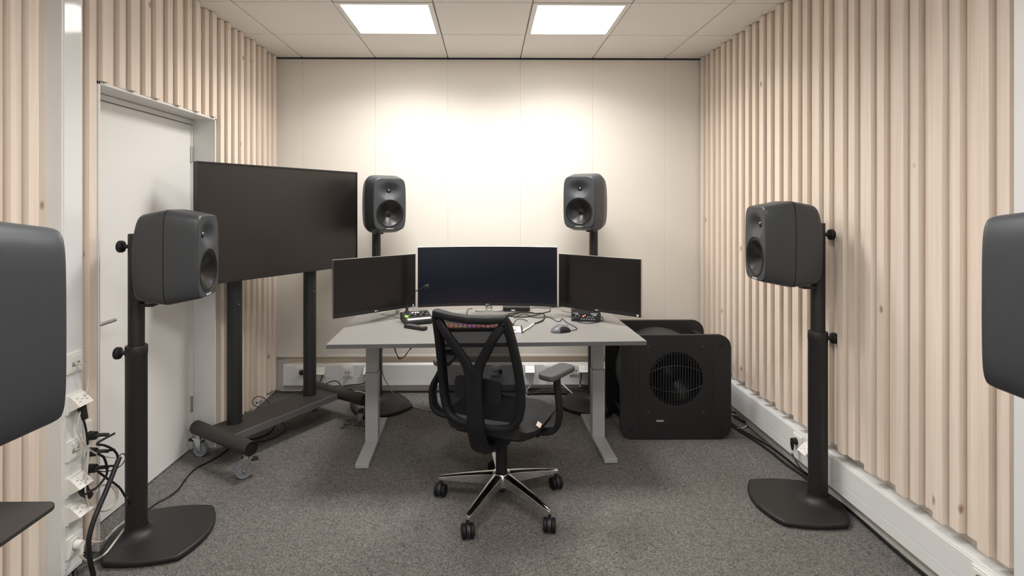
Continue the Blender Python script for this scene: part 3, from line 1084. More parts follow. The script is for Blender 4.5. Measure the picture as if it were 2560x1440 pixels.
for sx in (-1, 1):
    for dz in (-0.215, 0.215):
        MB().cyl((sx * 0.183, 0, HZ + dz), (sx * 0.183, -0.0015, HZ + dz), 0.003, n=8).build('grille_screw', M_SOCKSH, sub)
for sx in (-1, 1):
    MB().b2((sx * 0.24 - 0.0008, -0.0012, 0.05), (sx * 0.24 + 0.0008, 0.002, 0.63)).build('grille_edge', M_RUB, sub)
pitch = 0.0182
for i in range(-9, 10):
    x = (i + 0.5) * pitch if False else i * pitch
    for xx in (x + pitch / 2,):
        if abs(xx) > HR - 0.004:
            continue
        hh = math.sqrt(HR * HR - xx * xx)
        MB().b2((xx - 0.0033, 0.002, HZ - hh), (xx + 0.0033, 0.012, HZ + hh)).build('grille_bar', M_SUB, sub, smooth=False)
for s in (1, -1):
    pts = []
    for i in range(17):
        x = -0.172 + 0.344 * i / 16
        pts.append((x, 0.004, HZ + s * (0.045 + 0.042 * (1 - (x / 0.172) ** 2))))
    MB().sweep(pts, (0.004, 0.0032), (0, 1, 0), n=8).build('grille_arc', M_SUB, sub)
MB().lathe([(0.19, 0.02), (0.17, 0.03), (0.155, 0.024), (0.13, 0.05), (0.06, 0.10), (0.05, 0.095), (0.0005, 0.08)], 48, Matrix.Translation((0, 0, HZ)) @ Matrix.Rotation(math.radians(-90), 4, 'X'), cap1=True).build('woofer_cone', M_CONE, sub, angle=60)
text('logo_lettering', 'GENELEC', 0.017, M_WHT, sub, (-0.105, -0.0008, 0.125), (math.radians(90), 0, 0), 0.72)
for sx in (-1, 1):
    MB().b2((sx * 0.25 - 0.03, 0.02, 0.0), (sx * 0.25 + 0.03, 0.42, 0.006)).build('foot', M_RUB, sub)

# ================================================================== OFFICE CHAIR
PSI = math.radians(24)
ch = thing('office_chair', 'black mesh-back office chair with polished star base at the desk', 'chair', (0.055, 2.775, 0), -PSI)


def bk(x, z):
    t_ = (z - 0.50) / 0.53
    return -0.222 + 0.028 * math.sin(math.pi * min(max(t_, 0), 1)) - 0.135 * t_ + 0.55 * x * x


hw = [(0.467, 0.10), (0.475, 0.15), (0.492, 0.178), (0.527, 0.203), (0.59, 0.217), (0.68, 0.219), (0.78, 0.214), (0.90, 0.203), (1.0, 0.192), (1.03, 0.188)]


def half(z):
    for (za, wa), (zb_, wb_) in zip(hw[:-1], hw[1:]):
        if za <= z <= zb_:
            return wa + (wb_ - wa) * (z - za) / (zb_ - za)
    return hw[-1][1]


lp = [(-0.05, 0.495), (0.05, 0.495)]
out2 = [(-0.06, 0.464), (0.06, 0.464)] + [(w_, z) for z, w_ in hw] + [(0.10, 1.019), (0.0, 1.014), (-0.10, 1.019)] + [(-w_, z) for z, w_ in reversed(hw)]
fr = [(x * 0.955, bk(x * 0.955, z), z) for x, z in out2]
MB().sweep(fr, (0.028, 0.019), (0, 1, 0), n=12, e=3.0, closed=True).build('back_frame', M_CHBLK, ch, angle=60)
vs_, fs = [], []
NZ, NX = 22, 14
for j in range(NZ + 1):
    z = 0.50 + (1.005 - 0.50) * j / NZ
    for i in range(NX + 1):
        x = (-1 + 2.0 * i / NX) * (half(z) * 0.95 - 0.01)
        vs_.append((x, bk(x, z) + 0.012, z))
for j in range(NZ):
    for i in range(NX):
        a = j * (NX + 1) + i
        fs.append((a, a + 1, a + NX + 2, a + NX + 1))
MB().add(vs_, fs).build('back_mesh', CHAIRMESH, ch)
tr = spline([(0, -0.05, 0.352), (0, -0.15, 0.340), (0, -0.225, 0.372), (0, -0.268, 0.47), (0, -0.280, 0.58), (0, -0.290, 0.69), (0, -0.302, 0.78)], 4)
nt = len(tr)
MB().sweep(tr, [(0.047 - 0.005 * i / nt, 0.030 - 0.010 * i / nt) for i in range(nt)], (1, 0, 0), n=16, e=3.2).build('spine', M_CHBLK, ch, angle=60)
for s in (-1, 1):
    arm = spline([(s * 0.016, -0.298, 0.70), (s * 0.030, -0.304, 0.78), (s * 0.075, -0.322, 0.86), (s * 0.125, -0.345, 0.94), (s * 0.168, bk(0.168, 0.995) - 0.012, 0.998)], 4)
    na = len(arm)
    MB().sweep(arm, [(0.014, 0.027 - 0.007 * i / na) for i in range(na)], (0, 1, 0), n=14, e=3.0).build('spine_arm', M_CHBLK, ch, angle=60)
# lumbar pad between spine and mesh
MB().prism(rrect(0.25, 0.115, 0.03, 6, 0.0, 0.655), -0.008, 0.008, Matrix.Translation((0, -0.248, 0)) @ RX90).build('lumbar_pad', M_CHBLK, ch, bevel=0.004)
# seat
sp = []
NSX, NSY = 24, 24
vs_, fs = [], []


def seat_z(x, y):
    e_ = (abs(x / 0.252) ** 4 + abs(y / 0.245) ** 4)
    return 0.492 - 0.012 * math.exp(-((x / 0.12) ** 2)) - 0.02 * max(0, (y - 0.15) / 0.1) ** 2 - 0.030 * min(1.0, e_) ** 3


for layer in (0, 1):
    for j in range(NSY + 1):
        for i in range(NSX + 1):
            u, v = -1 + 2.0 * i / NSX, -1 + 2.0 * j / NSY
            k = se_scale(u, v, 5.0)
            x, y = u * k * 0.258 + 0.014, v * k * 0.240 + 0.025
            if layer:
                x *= 0.93; y *= 0.93
            vs_.append((x, y, seat_z(x, y) if layer == 0 else 0.418 - 0.008 * 0))
st_ = (NSX + 1) * (NSY + 1)
for j in range(NSY):
    for i in range(NSX):
        a = j * (NSX + 1) + i
        fs.append((a, a + 1, a + NSX + 2, a + NSX + 1))
        fs.append((st_ + a, st_ + a + NSX + 1, st_ + a + NSX + 2, st_ + a + 1))
bd = [i for i in range(NSX + 1)] + [j * (NSX + 1) + NSX for j in range(1, NSY + 1)] + [NSY * (NSX + 1) + i for i in range(NSX - 1, -1, -1)] + [j * (NSX + 1) for j in range(NSY - 1, 0, -1)]
for a, b in zip(bd, bd[1:] + bd[:1]):
    fs.append((a, b, st_ + b, st_ + a))
MB().add(vs_, fs).build('seat', M_CHFAB, ch, angle=70)
MB().prism(rrect(0.42, 0.40, 0.07, 6, 0.01, 0.025), 0.398, 0.420).build('seat_shell', M_CHBLK, ch, bevel=0.006)
Mst = Matrix.Translation((0.262, -0.105, 0.474)) @ Vector((0.62, -0.50, 0.60)).to_track_quat('X', 'Z').to_matrix().to_4x4() @ Matrix.Rotation(math.radians(45), 4, 'X')
MB().box((0, 0, 0), (0.0015, 0.024, 0.024), Mst).build('sticker', M_STICK, ch)
# mechanism, gas lift
gx, gy = 0.032, -0.028    # column seen from the seat frame
MB().b2((gx - 0.075, -0.13, 0.345), (gx + 0.075, 0.10, 0.40)).build('tilt_mechanism', M_CHBLK, ch, bevel=0.012, segs=3)
MB().sweep([(gx + 0.05, 0.0, 0.378), (gx + 0.15, -0.01, 0.376), (gx + 0.20, -0.012, 0.374)], (0.006, 0.014), (0, 0, 1), n=8).build('tilt_lever', M_RUB, ch)
MB().lathe([(0.030, 0.155), (0.030, 0.29), (0.026, 0.295), (0.026, 0.35)], 28, Matrix.Translation((gx, gy, 0)), cap0=True).build('gas_lift', M_CHBLK, ch)
MB().lathe([(0.017, 0.06), (0.018, 0.065), (0.018, 0.15)], 20, Matrix.Translation((gx, gy, 0)), cap0=True).build('gas_lift_end', M_RUB, ch)
MB().lathe([(0.046, 0.098), (0.052, 0.11), (0.052, 0.150), (0.044, 0.163), (0.030, 0.164)], 32, Matrix.Translation((gx, gy, 0)), cap0=True).build('base_hub', M_CHROME, ch)
for k in range(5):
    a = math.radians(24 + 72 * k) + PSI
    dv = Vector((math.cos(a), math.sin(a), 0)); cv = Vector((-math.sin(a), math.cos(a), 0))
    c0 = Vector((gx, gy, 0))
    vs_ = []
    for r, zt, zb_, hwd in ((0.035, 0.163, 0.100, 0.026), (0.12, 0.150, 0.098, 0.023), (0.22, 0.132, 0.094, 0.019), (0.31, 0.114, 0.090, 0.016), (0.337, 0.108, 0.086, 0.013)):
        p = c0 + dv * r
        for sgn, zz, wk in ((-1, zb_, 0.8), (1, zb_, 0.8), (1, zt - 0.006, 1.0), (0.35, zt, 1.0), (-0.35, zt, 1.0), (-1, zt - 0.006, 1.0)):
            q = p + cv * (sgn * hwd * wk); vs_.append((q.x, q.y, zz))
    fs = []
    for i in range(4):
        for j in range(6):
            l = (j + 1) % 6
            fs.append((i * 6 + j, i * 6 + l, (i + 1) * 6 + l, (i + 1) * 6 + j))
    fs += [(5, 4, 3, 2, 1, 0), tuple(24 + q for q in range(6))]
    MB().add(vs_, fs).build('base_leg', M_CHROME, ch, bevel=0.0015, segs=2)
    c = link('caster', None, ch)
    pe = c0 + dv * 0.330
    c.location = (pe.x, pe.y, 0)
    c.rotation_euler = (0, 0, [0.35, 1.2, -0.25, 0.2, -0.15][k] + PSI)
    for s in (-1, 1):
        MB().lathe([(0.012, -0.010), (0.029, -0.009), (0.0325, -0.005), (0.0325, 0.006), (0.029, 0.010), (0.014, 0.011)], 24,
                   Matrix.Translation((s * 0.019, 0, 0.0327)) @ Matrix.Rotation(math.radians(90 * s), 4, 'Y'), cap0=True, cap1=True).build('wheel', M_CHBLK, c)
    m = MB()
    hp = [(0.033 * math.cos(math.radians(q)) * 1.02, 0.0327 + 0.0345 * math.sin(math.radians(q))) for q in range(-20, 201, 20)]
    m.add([(x_, y_, z_) for x_ in (-0.008, 0.008) for (y_, z_) in hp], [tuple(range(len(hp))), tuple(range(2 * len(hp) - 1, len(hp) - 1, -1))] + [(q, q + 1, len(hp) + q + 1, len(hp) + q) for q in range(len(hp) - 1)] + [(len(hp) - 1, 0, len(hp), 2 * len(hp) - 1)])
    m.cyl((0, 0, 0.06), (0, 0, 0.088), 0.0085, n=14)
    m.build('caster_hood', M_PLBLK, c)
# arms
for s in (-1, 1):
    ar = link('armrest', None, ch)
    ar.location = (0, 0, 0)
    aw = 0.072 if s < 0 else 0.0
    pth = spline([(s * 0.16, 0.01, 0.392), (s * (0.25 + aw), 0.01, 0.392), (s * (0.310 + aw), 0.012, 0.415), (s * (0.330 + aw), 0.015, 0.47), (s * (0.328 + aw), 0.02, 0.54), (s * (0.318 + aw * 0.55), 0.025, 0.62), (s * (0.312 + aw * 0.45), 0.03, 0.675)], 4)
    MB().sweep(pth, (0.034, 0.014), (0, 1, 0), n=14, e=3.0).build('arm_post', M_CHBLK, ar, angle=60)
    Mr = Matrix.Translation((s * (0.306 + aw * 0.45), 0.055, 0)) @ Matrix.Rotation(math.radians(-14 * s), 4, 'Z')
    MB().prism(rrect(0.10, 0.245, 0.035, 7), 0.675, 0.706, Mr).build('arm_pad', mat('soft_grey_arm_pad', (74, 73, 73), 0.6), ar, bevel=0.010, segs=3)

# ================================================================== SIDE TABLE (left foreground)
st = thing('side_table', 'corner of a small black table top at the lower left picture edge', 'table', (-0.916, 0.72, 0), 0)
MB().prism(rrect(0.225, 0.555, 0.02, 8), 0.984, 0.993).build('tabletop', M_BRNM, st, bevel=0.002)
MB().cyl((-0.0, -0.17, 0.02), (-0.0, -0.17, 0.984), 0.025, n=20).build('column', M_BLKM, st)
MB().lathe([(0.12, 0.0), (0.12, 0.012), (0.03, 0.02)], 36, Matrix.Translation((-0.0, -0.17, 0)), cap0=True, cap1=True).build('foot', M_BLKM, st)

# ================================================================== DESK ITEMS
# talkback microphone console
mc = thing('talkback_console', 'black talkback console with gooseneck microphone on the desk', 'console', (-0.470, 3.500, DZ), math.radians(24))
pf = [(-0.085, 0.008), (0.085, 0.008), (0.085, 0.058), (0.045, 0.062), (-0.062, 0.030), (-0.085, 0.026)]
MB().add([(x, y, z) for x in (-0.092, 0.092) for (y, z) in pf], [(5, 4, 3, 2, 1, 0), (6, 7, 8, 9, 10, 11)] + [(i, (i + 1) % 6, 6 + (i + 1) % 6, 6 + i) for i in range(6)]).build('housing', M_PLBLK, mc, bevel=0.002)
MB().b2((-0.08, -0.07, 0.0), (0.08, 0.08, 0.009)).build('foot', M_RUB, mc)
sl = math.atan2(0.032, 0.107)
Ms = Matrix.Translation((0, -0.0085, 0.0465)) @ Matrix.Rotation(sl, 4, 'X')
for i in range(8):
    MB().box((-0.070 + 0.020 * i, -0.052, 0.003), (0.0185, 0.022, 0.005), Ms).build('key', M_WHT, mc, bevel=0.001, segs=1)
for i in range(7):
    for j in range(2):
        kx = -0.055 + 0.02 * i
        MB().lathe([(0.006, 0.0), (0.0055, 0.009), (0.004, 0.010)], 12, Ms @ Matrix.Translation((kx, 0.000 + 0.024 * j, 0.0)), cap1=True).build('knob', [M_KNOBG, M_RUB][(i + j) % 2], mc)
MB().box((-0.072, -0.002, 0.0008), (0.022, 0.032, 0.0012), Ms).build('green_label', M_GREEN, mc)
MB().box((0.0, 0.038, 0.0008), (0.05, 0.016, 0.0012), Ms).build('white_label', M_WHT, mc)
MB().lathe([(0.016, 0.055), (0.016, 0.066), (0.009, 0.070), (0.0085, 0.10), (0.005, 0.105)], 16, Matrix.Translation((-0.050, 0.062, 0)), cap1=True).build('microphone_socket', M_RUB, mc)
inv = Matrix.Rotation(-math.radians(24), 4, 'Z')
gp = [(-0.050, 0.062, 0.10)]
for (px_, py_, Y_) in ((1015, 752, 3.50), (1024, 742, 3.49), (1036, 731, 3.475), (1050, 722, 3.46), (1056, 720, 3.455)):
    q = inv @ (on_y(px_, py_, Y_) - Vector((-0.470, 3.500, DZ)))
    gp.append(tuple(q))
MB().tube(spline(gp, 4), 0.0032, 8).build('gooseneck', M_RUB, mc)
h0 = Vector(gp[-1]); h1 = inv @ (on_y(1072, 715, 3.445) - Vector((-0.470, 3.500, DZ)))
MB().sweep([h0, h0.lerp(h1, 0.2), h0.lerp(h1, 0.5), h0.lerp(h1, 0.85), h1], [(0.004, 0.004), (0.009, 0.009), (0.015, 0.015), (0.016, 0.016), (0.009, 0.009)], (0, 0, 1), n=14).build('foam_windscreen', M_RUB, mc)

# remote control
rm = thing('remote_control', 'slim black TV remote with coloured buttons beside the talkback console', 'remote', (-0.452, 3.312, DZ), math.radians(-33.0))
MB().prism(rrect(0.165, 0.046, 0.010, 4), 0.002, 0.020).build('body', M_PLBLK, rm, bevel=0.004)
for i in range(8):
    for j in range(3):
        c_ = M_KNOBG
        if i == 0 and j == 1: c_ = M_RED
        if i == 6: c_ = [M_RED, M_GREEN, M_KNOBG][j]
        MB().b2((-0.068 + 0.018 * i, -0.015 + 0.012 * j, 0.019), (-0.058 + 0.018 * i, -0.007 + 0.012 * j, 0.0222)).build('button', c_, rm)

# mouse
mo = thing('computer_mouse', 'grey and black ergonomic computer mouse on the desk', 'mouse', (0.450, 3.228, DZ), math.radians(20))
vs_, fs = [], []
NU, NVv = 22, 14
prof = []
for i in range(NU + 1):
    t_ = i / NU
    x = -0.064 + 0.128 * t_
    hgt = 0.0435 * (math.sin(math.pi * min(1, t_ * 0.92 + 0.04)) ** 0.75) * (1.0 - 0.18 * abs(t_ - 0.45))
    wd = 0.038 * (1 - abs(2 * t_ - 1) ** 3.0) ** 0.5 + 0.002
    for j in range(NVv + 1):
        a = math.pi * j / NVv
        vs_.append((x, -wd * math.cos(a) * (1 + 0.08 * math.sin(a)), 0.002 + hgt * math.sin(a) ** 0.7))
for i in range(NU):
    for j in range(NVv):
        a = i * (NVv + 1) + j
        fs.append((a, a + 1, a + NVv + 2, a + NVv + 1))
top = [f for f in fs if (f[0] % (NVv + 1)) >= 4 or f[0] // (NVv + 1) < 7]
sid = [f for f in fs if f not in top]
MB().add(vs_, top).build('shell', mat('mouse_grey', (104, 106, 110), 0.3), mo, angle=70)
MB().add(vs_, sid).build('side_grip', M_RUB, mo, angle=70)
MB().b2((0.036, -0.004, 0.030), (0.052, 0.004, 0.0385)).build('scroll_wheel', M_ZINC, mo, bevel=0.002)

# headphone amp / interface
ai = thing('audio_interface', 'small black audio interface with glowing red display', 'audio interface', (0.668, 3.575, DZ), math.radians(-8))
MB().b2((-0.096, -0.07, 0.002), (0.096, 0.07, 0.059)).build('case', M_PLBLK, ai, bevel=0.003)
for (xx, zz, rr) in ((-0.058, 0.036, 0.0115), (-0.086, 0.020, 0.006)):
    MB().lathe([(rr, 0.0), (rr, 0.007), (rr * 0.8, 0.009)], 18, Matrix.Translation((xx, -0.07, zz)) @ RX90, cap1=True).build('knob', M_RUB, ai)
    MB().lathe([(rr * 1.2, 0.0004), (rr * 1.02, 0.0006)], 18, Matrix.Translation((xx, -0.0705, zz)) @ RX90).build('knob_ring', M_WHT, ai)
MB().b2((-0.030, -0.0712, 0.030), (-0.004, -0.07, 0.048)).build('display_window', M_RUB, ai)
MB().b2((-0.022, -0.0724, 0.032), (-0.016, -0.071, 0.040)).build('display_digit', M_LEDR, ai)
MB().b2((-0.010, -0.0724, 0.038), (-0.006, -0.071, 0.046)).build('display_digit', M_LEDR, ai)
for i in range(6):
    MB().lathe([(0.0055, 0.0), (0.005, 0.010), (0.0035, 0.011)], 12, Matrix.Translation((-0.030 + 0.0165 * i, -0.07, 0.016)) @ RX90, cap1=True).build('small_knob', M_KNOBG, ai)
for i in range(3):
    MB().b2((0.006 + 0.016 * i, -0.0712, 0.029), (0.014 + 0.016 * i, -0.07, 0.033)).build('print_mark', M_WHT, ai)
for (a, b, z) in ((-0.086, -0.052, 0.0545), (0.03, 0.075, 0.0545), (0.034, 0.07, 0.047), (0.045, 0.066, 0.041)):
    MB().b2((a, -0.0712, z - 0.0016), (b, -0.07, z + 0.0016)).build('print_mark', M_WHT, ai)

# flat black box
bxo = thing('media_box', 'flat black media box with rounded ends under the curved monitor', 'box', (0.213, 3.885, DZ), 0)
MB().prism(rrect(0.198, 0.095, 0.02, 5), 0.002, 0.030).build('case', M_PLBLK, bxo, bevel=0.004)
MB().b2((-0.012, -0.0484, 0.012), (-0.009, -0.047, 0.015)).build('status_light', M_KNOBG, bxo)
MB().b2((-0.04, -0.0535, 0.006), (-0.012, -0.0475, 0.014)).build('usb_plug', M_WHT, bxo)

# touch screen controller
tb = thing('touch_controller', 'small touch screen controller showing pastel coloured keys', 'controller', (0.155, 3.215, DZ), 0)
Mt = Matrix.Rotation(math.radians(14), 4, 'X')
MB().box((0, 0, 0.014), (0.118, 0.105, 0.010), Mt).build('case', M_PLBLK, tb, bevel=0.002)
MB().box((0, -0.052, 0.012), (0.118, 0.006, 0.013), Mt).build('front_edge', M_SILV, tb, bevel=0.001)
cols = [(250, 225, 150), (250, 240, 170), (250, 180, 190), (190, 215, 250), (190, 235, 215), (245, 170, 180), (210, 225, 250), (235, 90, 110), (200, 205, 245), (220, 235, 250), (230, 240, 235), (215, 215, 245)]
for r_ in range(4):
    for c_ in range(3):
        cc = cols[r_ * 3 + c_]
        MB().box((-0.030 + 0.032 * c_, 0.032 - 0.021 * r_, 0.0195), (0.030, 0.019, 0.0012), Mt).build('screen_tile', mat('screen_tile_%d' % (r_ * 3 + c_), cc, 0.4, emit=0.3, var=0.0), tb)
MB().b2((-0.05, 0.02, 0.0), (0.05, 0.05, 0.014)).build('rear_foot', M_RUB, tb)

# keyboard
kb = thing('keyboard', 'rainbow backlit keyboard on the desk seen through the chair mesh', 'keyboard', (-0.055, 3.305, DZ), math.radians(1.4))
MB().prism(rrect(0.45, 0.14, 0.01, 4), 0.004, 0.020).build('case', M_PLBLK, kb, bevel=0.003)
hues = [(225, 140, 165), (225, 170, 125), (215, 195, 130), (185, 140, 205), (215, 120, 150), (215, 190, 140)]
keyc = {}
for r_ in range(5):
    for c_ in range(15):
        hcol = hues[int((c_ * 0.6 + r_ * 0.7)) % len(hues)]
        mm_ = mat('key_glow_%d' % hues.index(hcol), hcol, 0.5, emit=0.16, var=0.0)
        kk = hues.index(hcol)
        if kk not in keyc:
            o = MB().b2((-0.0125, -0.0105, 0.019), (0.0125, 0.0105, 0.027)).build('key', mm_, kb, bevel=0.0015, segs=1)
            keyc[kk] = o
        else:
            o = keyc[kk].copy(); COL.objects.link(o)
        o.location = (-0.200 + 0.0285 * c_, -0.050 + 0.0248 * r_, 0)

# ================================================================== POWER STRIP AND CABLES, LEFT
ps = thing('power_strip', 'white power strip hidden behind the left duct column with black plugs', 'power strip', (-1.712, 2.262, 0.36), 0)
MB().b2((-0.03, -0.025, 0.0), (0.012, 0.025, 0.27)).build('body', M_SOCK, ps, bevel=0.008, segs=3)
for k, z in enumerate((0.205, 0.135, 0.065)):
    p_ = link('plug', None, ps); p_.location = (0.012, 0, z)
    MB().cyl((0, 0, 0), (0.028, 0, 0), 0.019, 0.017, 16).build('plug_body', M_RUB, p_)
    MB().tube(spline([(0.022, 0.0, 0), (0.045, 0.015, -0.003), (0.062, 0.03, -0.010)], 3), 0.008, 8).build('strain_relief', M_RUB, p_)

XC_ = -1.655


def lp_(*pp, X=XC_):
    return [on_x(a, b, X) for a, b in pp]


cable('network_cable', 'white network cable leaving the topmost socket of the left column', [Vector((lx - 0.002, LY - 0.012, 0.904)), Vector((-1.66, LY - 0.005, 0.903))] + lp_((209, 912), (218, 928), (221, 950), (218, 975), (205, 1015), (197, 1045), (195, 1075), (203, 1098), (222, 1122), (250, 1138), (282, 1143), (302, 1140)), 0.0034, M_CABW)
cable('network_cable', 'white network cable looping from the middle left socket down the column', [Vector((lx, LY - 0.012, 0.552)), Vector((-1.665, LY, 0.556))] + lp_((206, 1100), (216, 1118), (219, 1140), (214, 1165), (208, 1200), (207, 1235), (214, 1258), (232, 1272), (258, 1278), (281, 1268), (294, 1245), (292, 1222), (276, 1212), (256, 1214), (243, 1222)), 0.0034, M_CABW)
cable('network_cable', 'second white network loop hanging low beside the left column', lp_((222, 1124), (220, 1150), (216, 1190), (213, 1225), (222, 1255), (240, 1270), (262, 1276), (284, 1258), (290, 1236), (280, 1218), (262, 1211), (246, 1218), (240, 1232), X=-1.64), 0.0034, M_CABW)
cable('black_power_lead', 'black lead hanging from the upper angled box on the left column', [Vector((-1.652, LY, 0.722))] + lp_((205, 1042), (211, 1057), (215, 1075), (218, 1095), (219, 1112)), 0.0042, M_CABB)
MB_ = MB().sweep([Vector((-1.66, LY + 0.002, 0.735)), Vector((-1.655, LY + 0.006, 0.700)), Vector((-1.648, LY + 0.012, 0.672))], [(0.017, 0.013), (0.015, 0.011), (0.008, 0.007)], (0, 1, 0), n=12, e=3)
tag(MB_.build('power_plug', M_RUB), 'black plug under the upper angled box on the left column', 'plug')
MB_ = MB().sweep([Vector((-1.66, LY + 0.002, 0.405)), Vector((-1.652, LY + 0.012, 0.370)), Vector((-1.640, LY + 0.028, 0.345))], [(0.020, 0.014), (0.019, 0.013), (0.013, 0.010)], (0, 1, 0), n=12, e=3)
tag(MB_.build('power_adapter', M_RUB), 'black adapter under the lower angled box on the left column', 'adapter')
cable('black_power_lead', 'black lead from the top plug of the power strip arching to the right', [Vector((-1.62, 2.30, 0.557))] + lp_((243, 1108), (260, 1113), (278, 1121), (291, 1133), (295, 1146), X=-1.61), 0.0048, M_CABB)
cable('black_power_lead', 'black lead from the middle plug of the strip bending down the column', [Vector((-1.62, 2.30, 0.487))] + lp_((246, 1132), (259, 1143), (266, 1162), (267, 1185), (256, 1203), (243, 1218), (226, 1228), (212, 1236), X=-1.61), 0.0048, M_CABB)
cable('black_power_lead', 'black lead from the lowest plug of the strip running behind the stand pole', [Vector((-1.62, 2.30, 0.417))] + lp_((240, 1170), (262, 1192), (285, 1208), (301, 1222), (312, 1240), (322, 1256), X=-1.62) + [on_z(318, 1290, 0.03)], 0.0046, M_CABB)
cable('thin_black_cable', 'thin black cable loop hanging at the top of the cable bundle', lp_((296, 1140), (308, 1134), (314, 1144), (306, 1160), (288, 1173), (262, 1179), (240, 1176), X=-1.60), 0.0022, M_CABB)
cable('thick_black_cable', 'thick black sleeved cable running diagonally down beside the left column', lp_((299, 1143), (288, 1170), (275, 1203), (262, 1235), (249, 1265), (236, 1296), (227, 1325), (222, 1350), (222, 1375), (226, 1405), (234, 1440), X=-1.585) , 0.0095, M_CABB, n=10)
cable('thick_black_cable', 'black cable stub coming from under the left duct column', [Vector((-1.72, 2.19, 0.06)), Vector((-1.70, 2.185, 0.03)), Vector((-1.68, 2.14, 0.008)), Vector((-1.66, 2.00, 0.008)), Vector((-1.65, 1.8, 0.008))], 0.010, M_CABB, n=10)
# white mains lead to the stand
pl = thing('white_plug', 'white mains plug in the lowest socket of the left column', 'plug', (lx + 0.011, LY, 0.165), 0)
MB().cyl((0, 0, 0), (0.026, 0, -0.002), 0.019, 0.016, 18).build('plug_body', M_SOCK, pl)
MB().sweep([(0.018, 0.0, -0.004), (0.024, 0.0, -0.025), (0.022, 0.002, -0.045)], [(0.010, 0.010), (0.0075, 0.0075), (0.005, 0.005)], (0, 1, 0), n=10).build('strain_relief', M_SOCK, pl)
cable('white_mains_lead', 'white mains lead from the lowest left socket to the speaker stand', [Vector((-1.652, LY + 0.002, 0.122))] + lp_((200, 1385), (212, 1400), X=-1.65) + [on_z(232, 1402, 0.01), on_z(262, 1385, 0.035), on_z(290, 1350, 0.05), on_z(318, 1312, 0.06)], 0.0042, M_CABW)
cable('white_mains_lead', 'upper white lead curving from the door jamb to the speaker stand', lp_((225, 1352), (240, 1356), X=-1.66) + [on_z(262, 1350, 0.03), on_z(285, 1325, 0.05), on_z(318, 1298, 0.06)], 0.0040, M_CABW)
# black floor cable from the TV cart to the left stand
cable('black_floor_cable', 'black cable on the carpet between TV cart and left speaker stand', [on_z(600, 1098, 0.005), on_z(556, 1133, 0.005), on_z(527, 1152, 0.005), on_z(495, 1168, 0.005), on_z(470, 1190, 0.005), on_z(447, 1222, 0.005), on_z(425, 1240, 0.005), on_z(395, 1256, 0.005), on_z(370, 1274, 0.005), on_z(352, 1280, 0.012)], 0.0048, M_CABB)
cable('black_floor_cable', 'black cable coil lying under the TV cart shelf', [on_z(585, 1108, 0.005), on_z(640, 1106, 0.005), on_z(690, 1092, 0.005), on_z(715, 1070, 0.005), on_z(705, 1055, 0.005), on_z(690, 1058, 0.005), on_z(675, 1080, 0.005), on_z(640, 1096, 0.005), on_z(590, 1100, 0.005)], 0.0045, M_CABB)
cable('black_floor_cable', 'thin black cable loop standing above the cart shelf by the slats', [on_y(676, 1012, 3.62), on_y(663, 997, 3.66), on_y(645, 991, 3.7), on_y(632, 1000, 3.7), on_y(634, 1012, 3.68), on_y(652, 1021, 3.62)], 0.0028, M_CABB)
cable('black_floor_cable', 'tangle of thin black wire on the carpet by the cart caster', [on_z(890, 1049, 0.004), on_z(868, 1051, 0.004), on_z(860, 1060, 0.004), on_z(878, 1060, 0.004), on_z(872, 1053, 0.004), on_z(862, 1064, 0.004), on_z(852, 1071, 0.004), on_z(868, 1068, 0.004), on_z(870, 1062, 0.004)], 0.0022, M_CABB)
cable('black_floor_cable', 'short black wire end on the carpet beside the left desk leg', [on_z(888, 1064, 0.004), on_z(905, 1064, 0.004), on_z(916, 1069, 0.004), on_z(909, 1079, 0.004)], 0.0025, M_CABB)

# ================================================================== CABLES AT THE BACK WALL
YC = YT - 0.03


def bw(*pp, Y=YC):
    return [on_y(a, b, Y) for a, b in pp]


def plug_back(label, px, z, material, r=0.017, out=0.032):
    o = MB().cyl((bx(px), YT - 0.012, z), (bx(px), YT - 0.012 - out, z), r, r * 0.92, 18).build('mains_plug', material)
    return tag(o, label, 'plug')


plug_back('black mains plug behind the TV cart pole', 757, 0.185, M_RUB)
plug_back('round black mains plug behind the right armrest', 1371, 0.192, M_RUB)
plug_back('black mains plug seen through the chair mesh', 1251, 0.187, M_RUB)
cable('black_power_lead', 'black lead from the plug behind the TV cart pole down to the floor', bw((757, 935), (762, 950), (766, 965), (757, 976), (747, 985), (738, 991)), 0.0042, M_CABB)
cable('black_power_lead', 'black lead from the angled box right of the TV cart pole', bw((806, 938), (803, 948), (798, 958), (795, 970), (790, 985)), 0.0035, M_CABB)
cable('black_power_lead', 'black cable bulging from the cart pole across the back duct', bw((786, 963), (800, 963), (815, 959), (830, 953), (842, 953), (850, 960), (853, 968), (846, 976)), 0.0036, M_CABB)
cable('black_power_lead', 'black lead from the angled box by the left desk leg to the cable bundle', bw((915, 938), (916, 950), (910, 958), (895, 961), (875, 962), (860, 966), (850, 972), (842, 984)), 0.0036, M_CABB)
cable('network_cable', 'white network lead from the data socket left of the desk leg, first', bw((864, 932), (864, 944), (858, 958), (850, 970), (842, 983)), 0.0034, M_CABW)
cable('network_cable', 'white network lead from the data socket left of the desk leg, second', bw((871, 932), (867, 944), (860, 960), (853, 972), (845, 983)), 0.0034, M_CABW)
cable('white_floor_cable', 'white cable along the floor behind the cart tube', [on_z(845, 990, 0.02), on_z(870, 980, 0.03), on_z(890, 978, 0.03), on_z(910, 981, 0.02), on_z(930, 986, 0.01), on_z(960, 988, 0.006)], 0.0035, M_CABW)
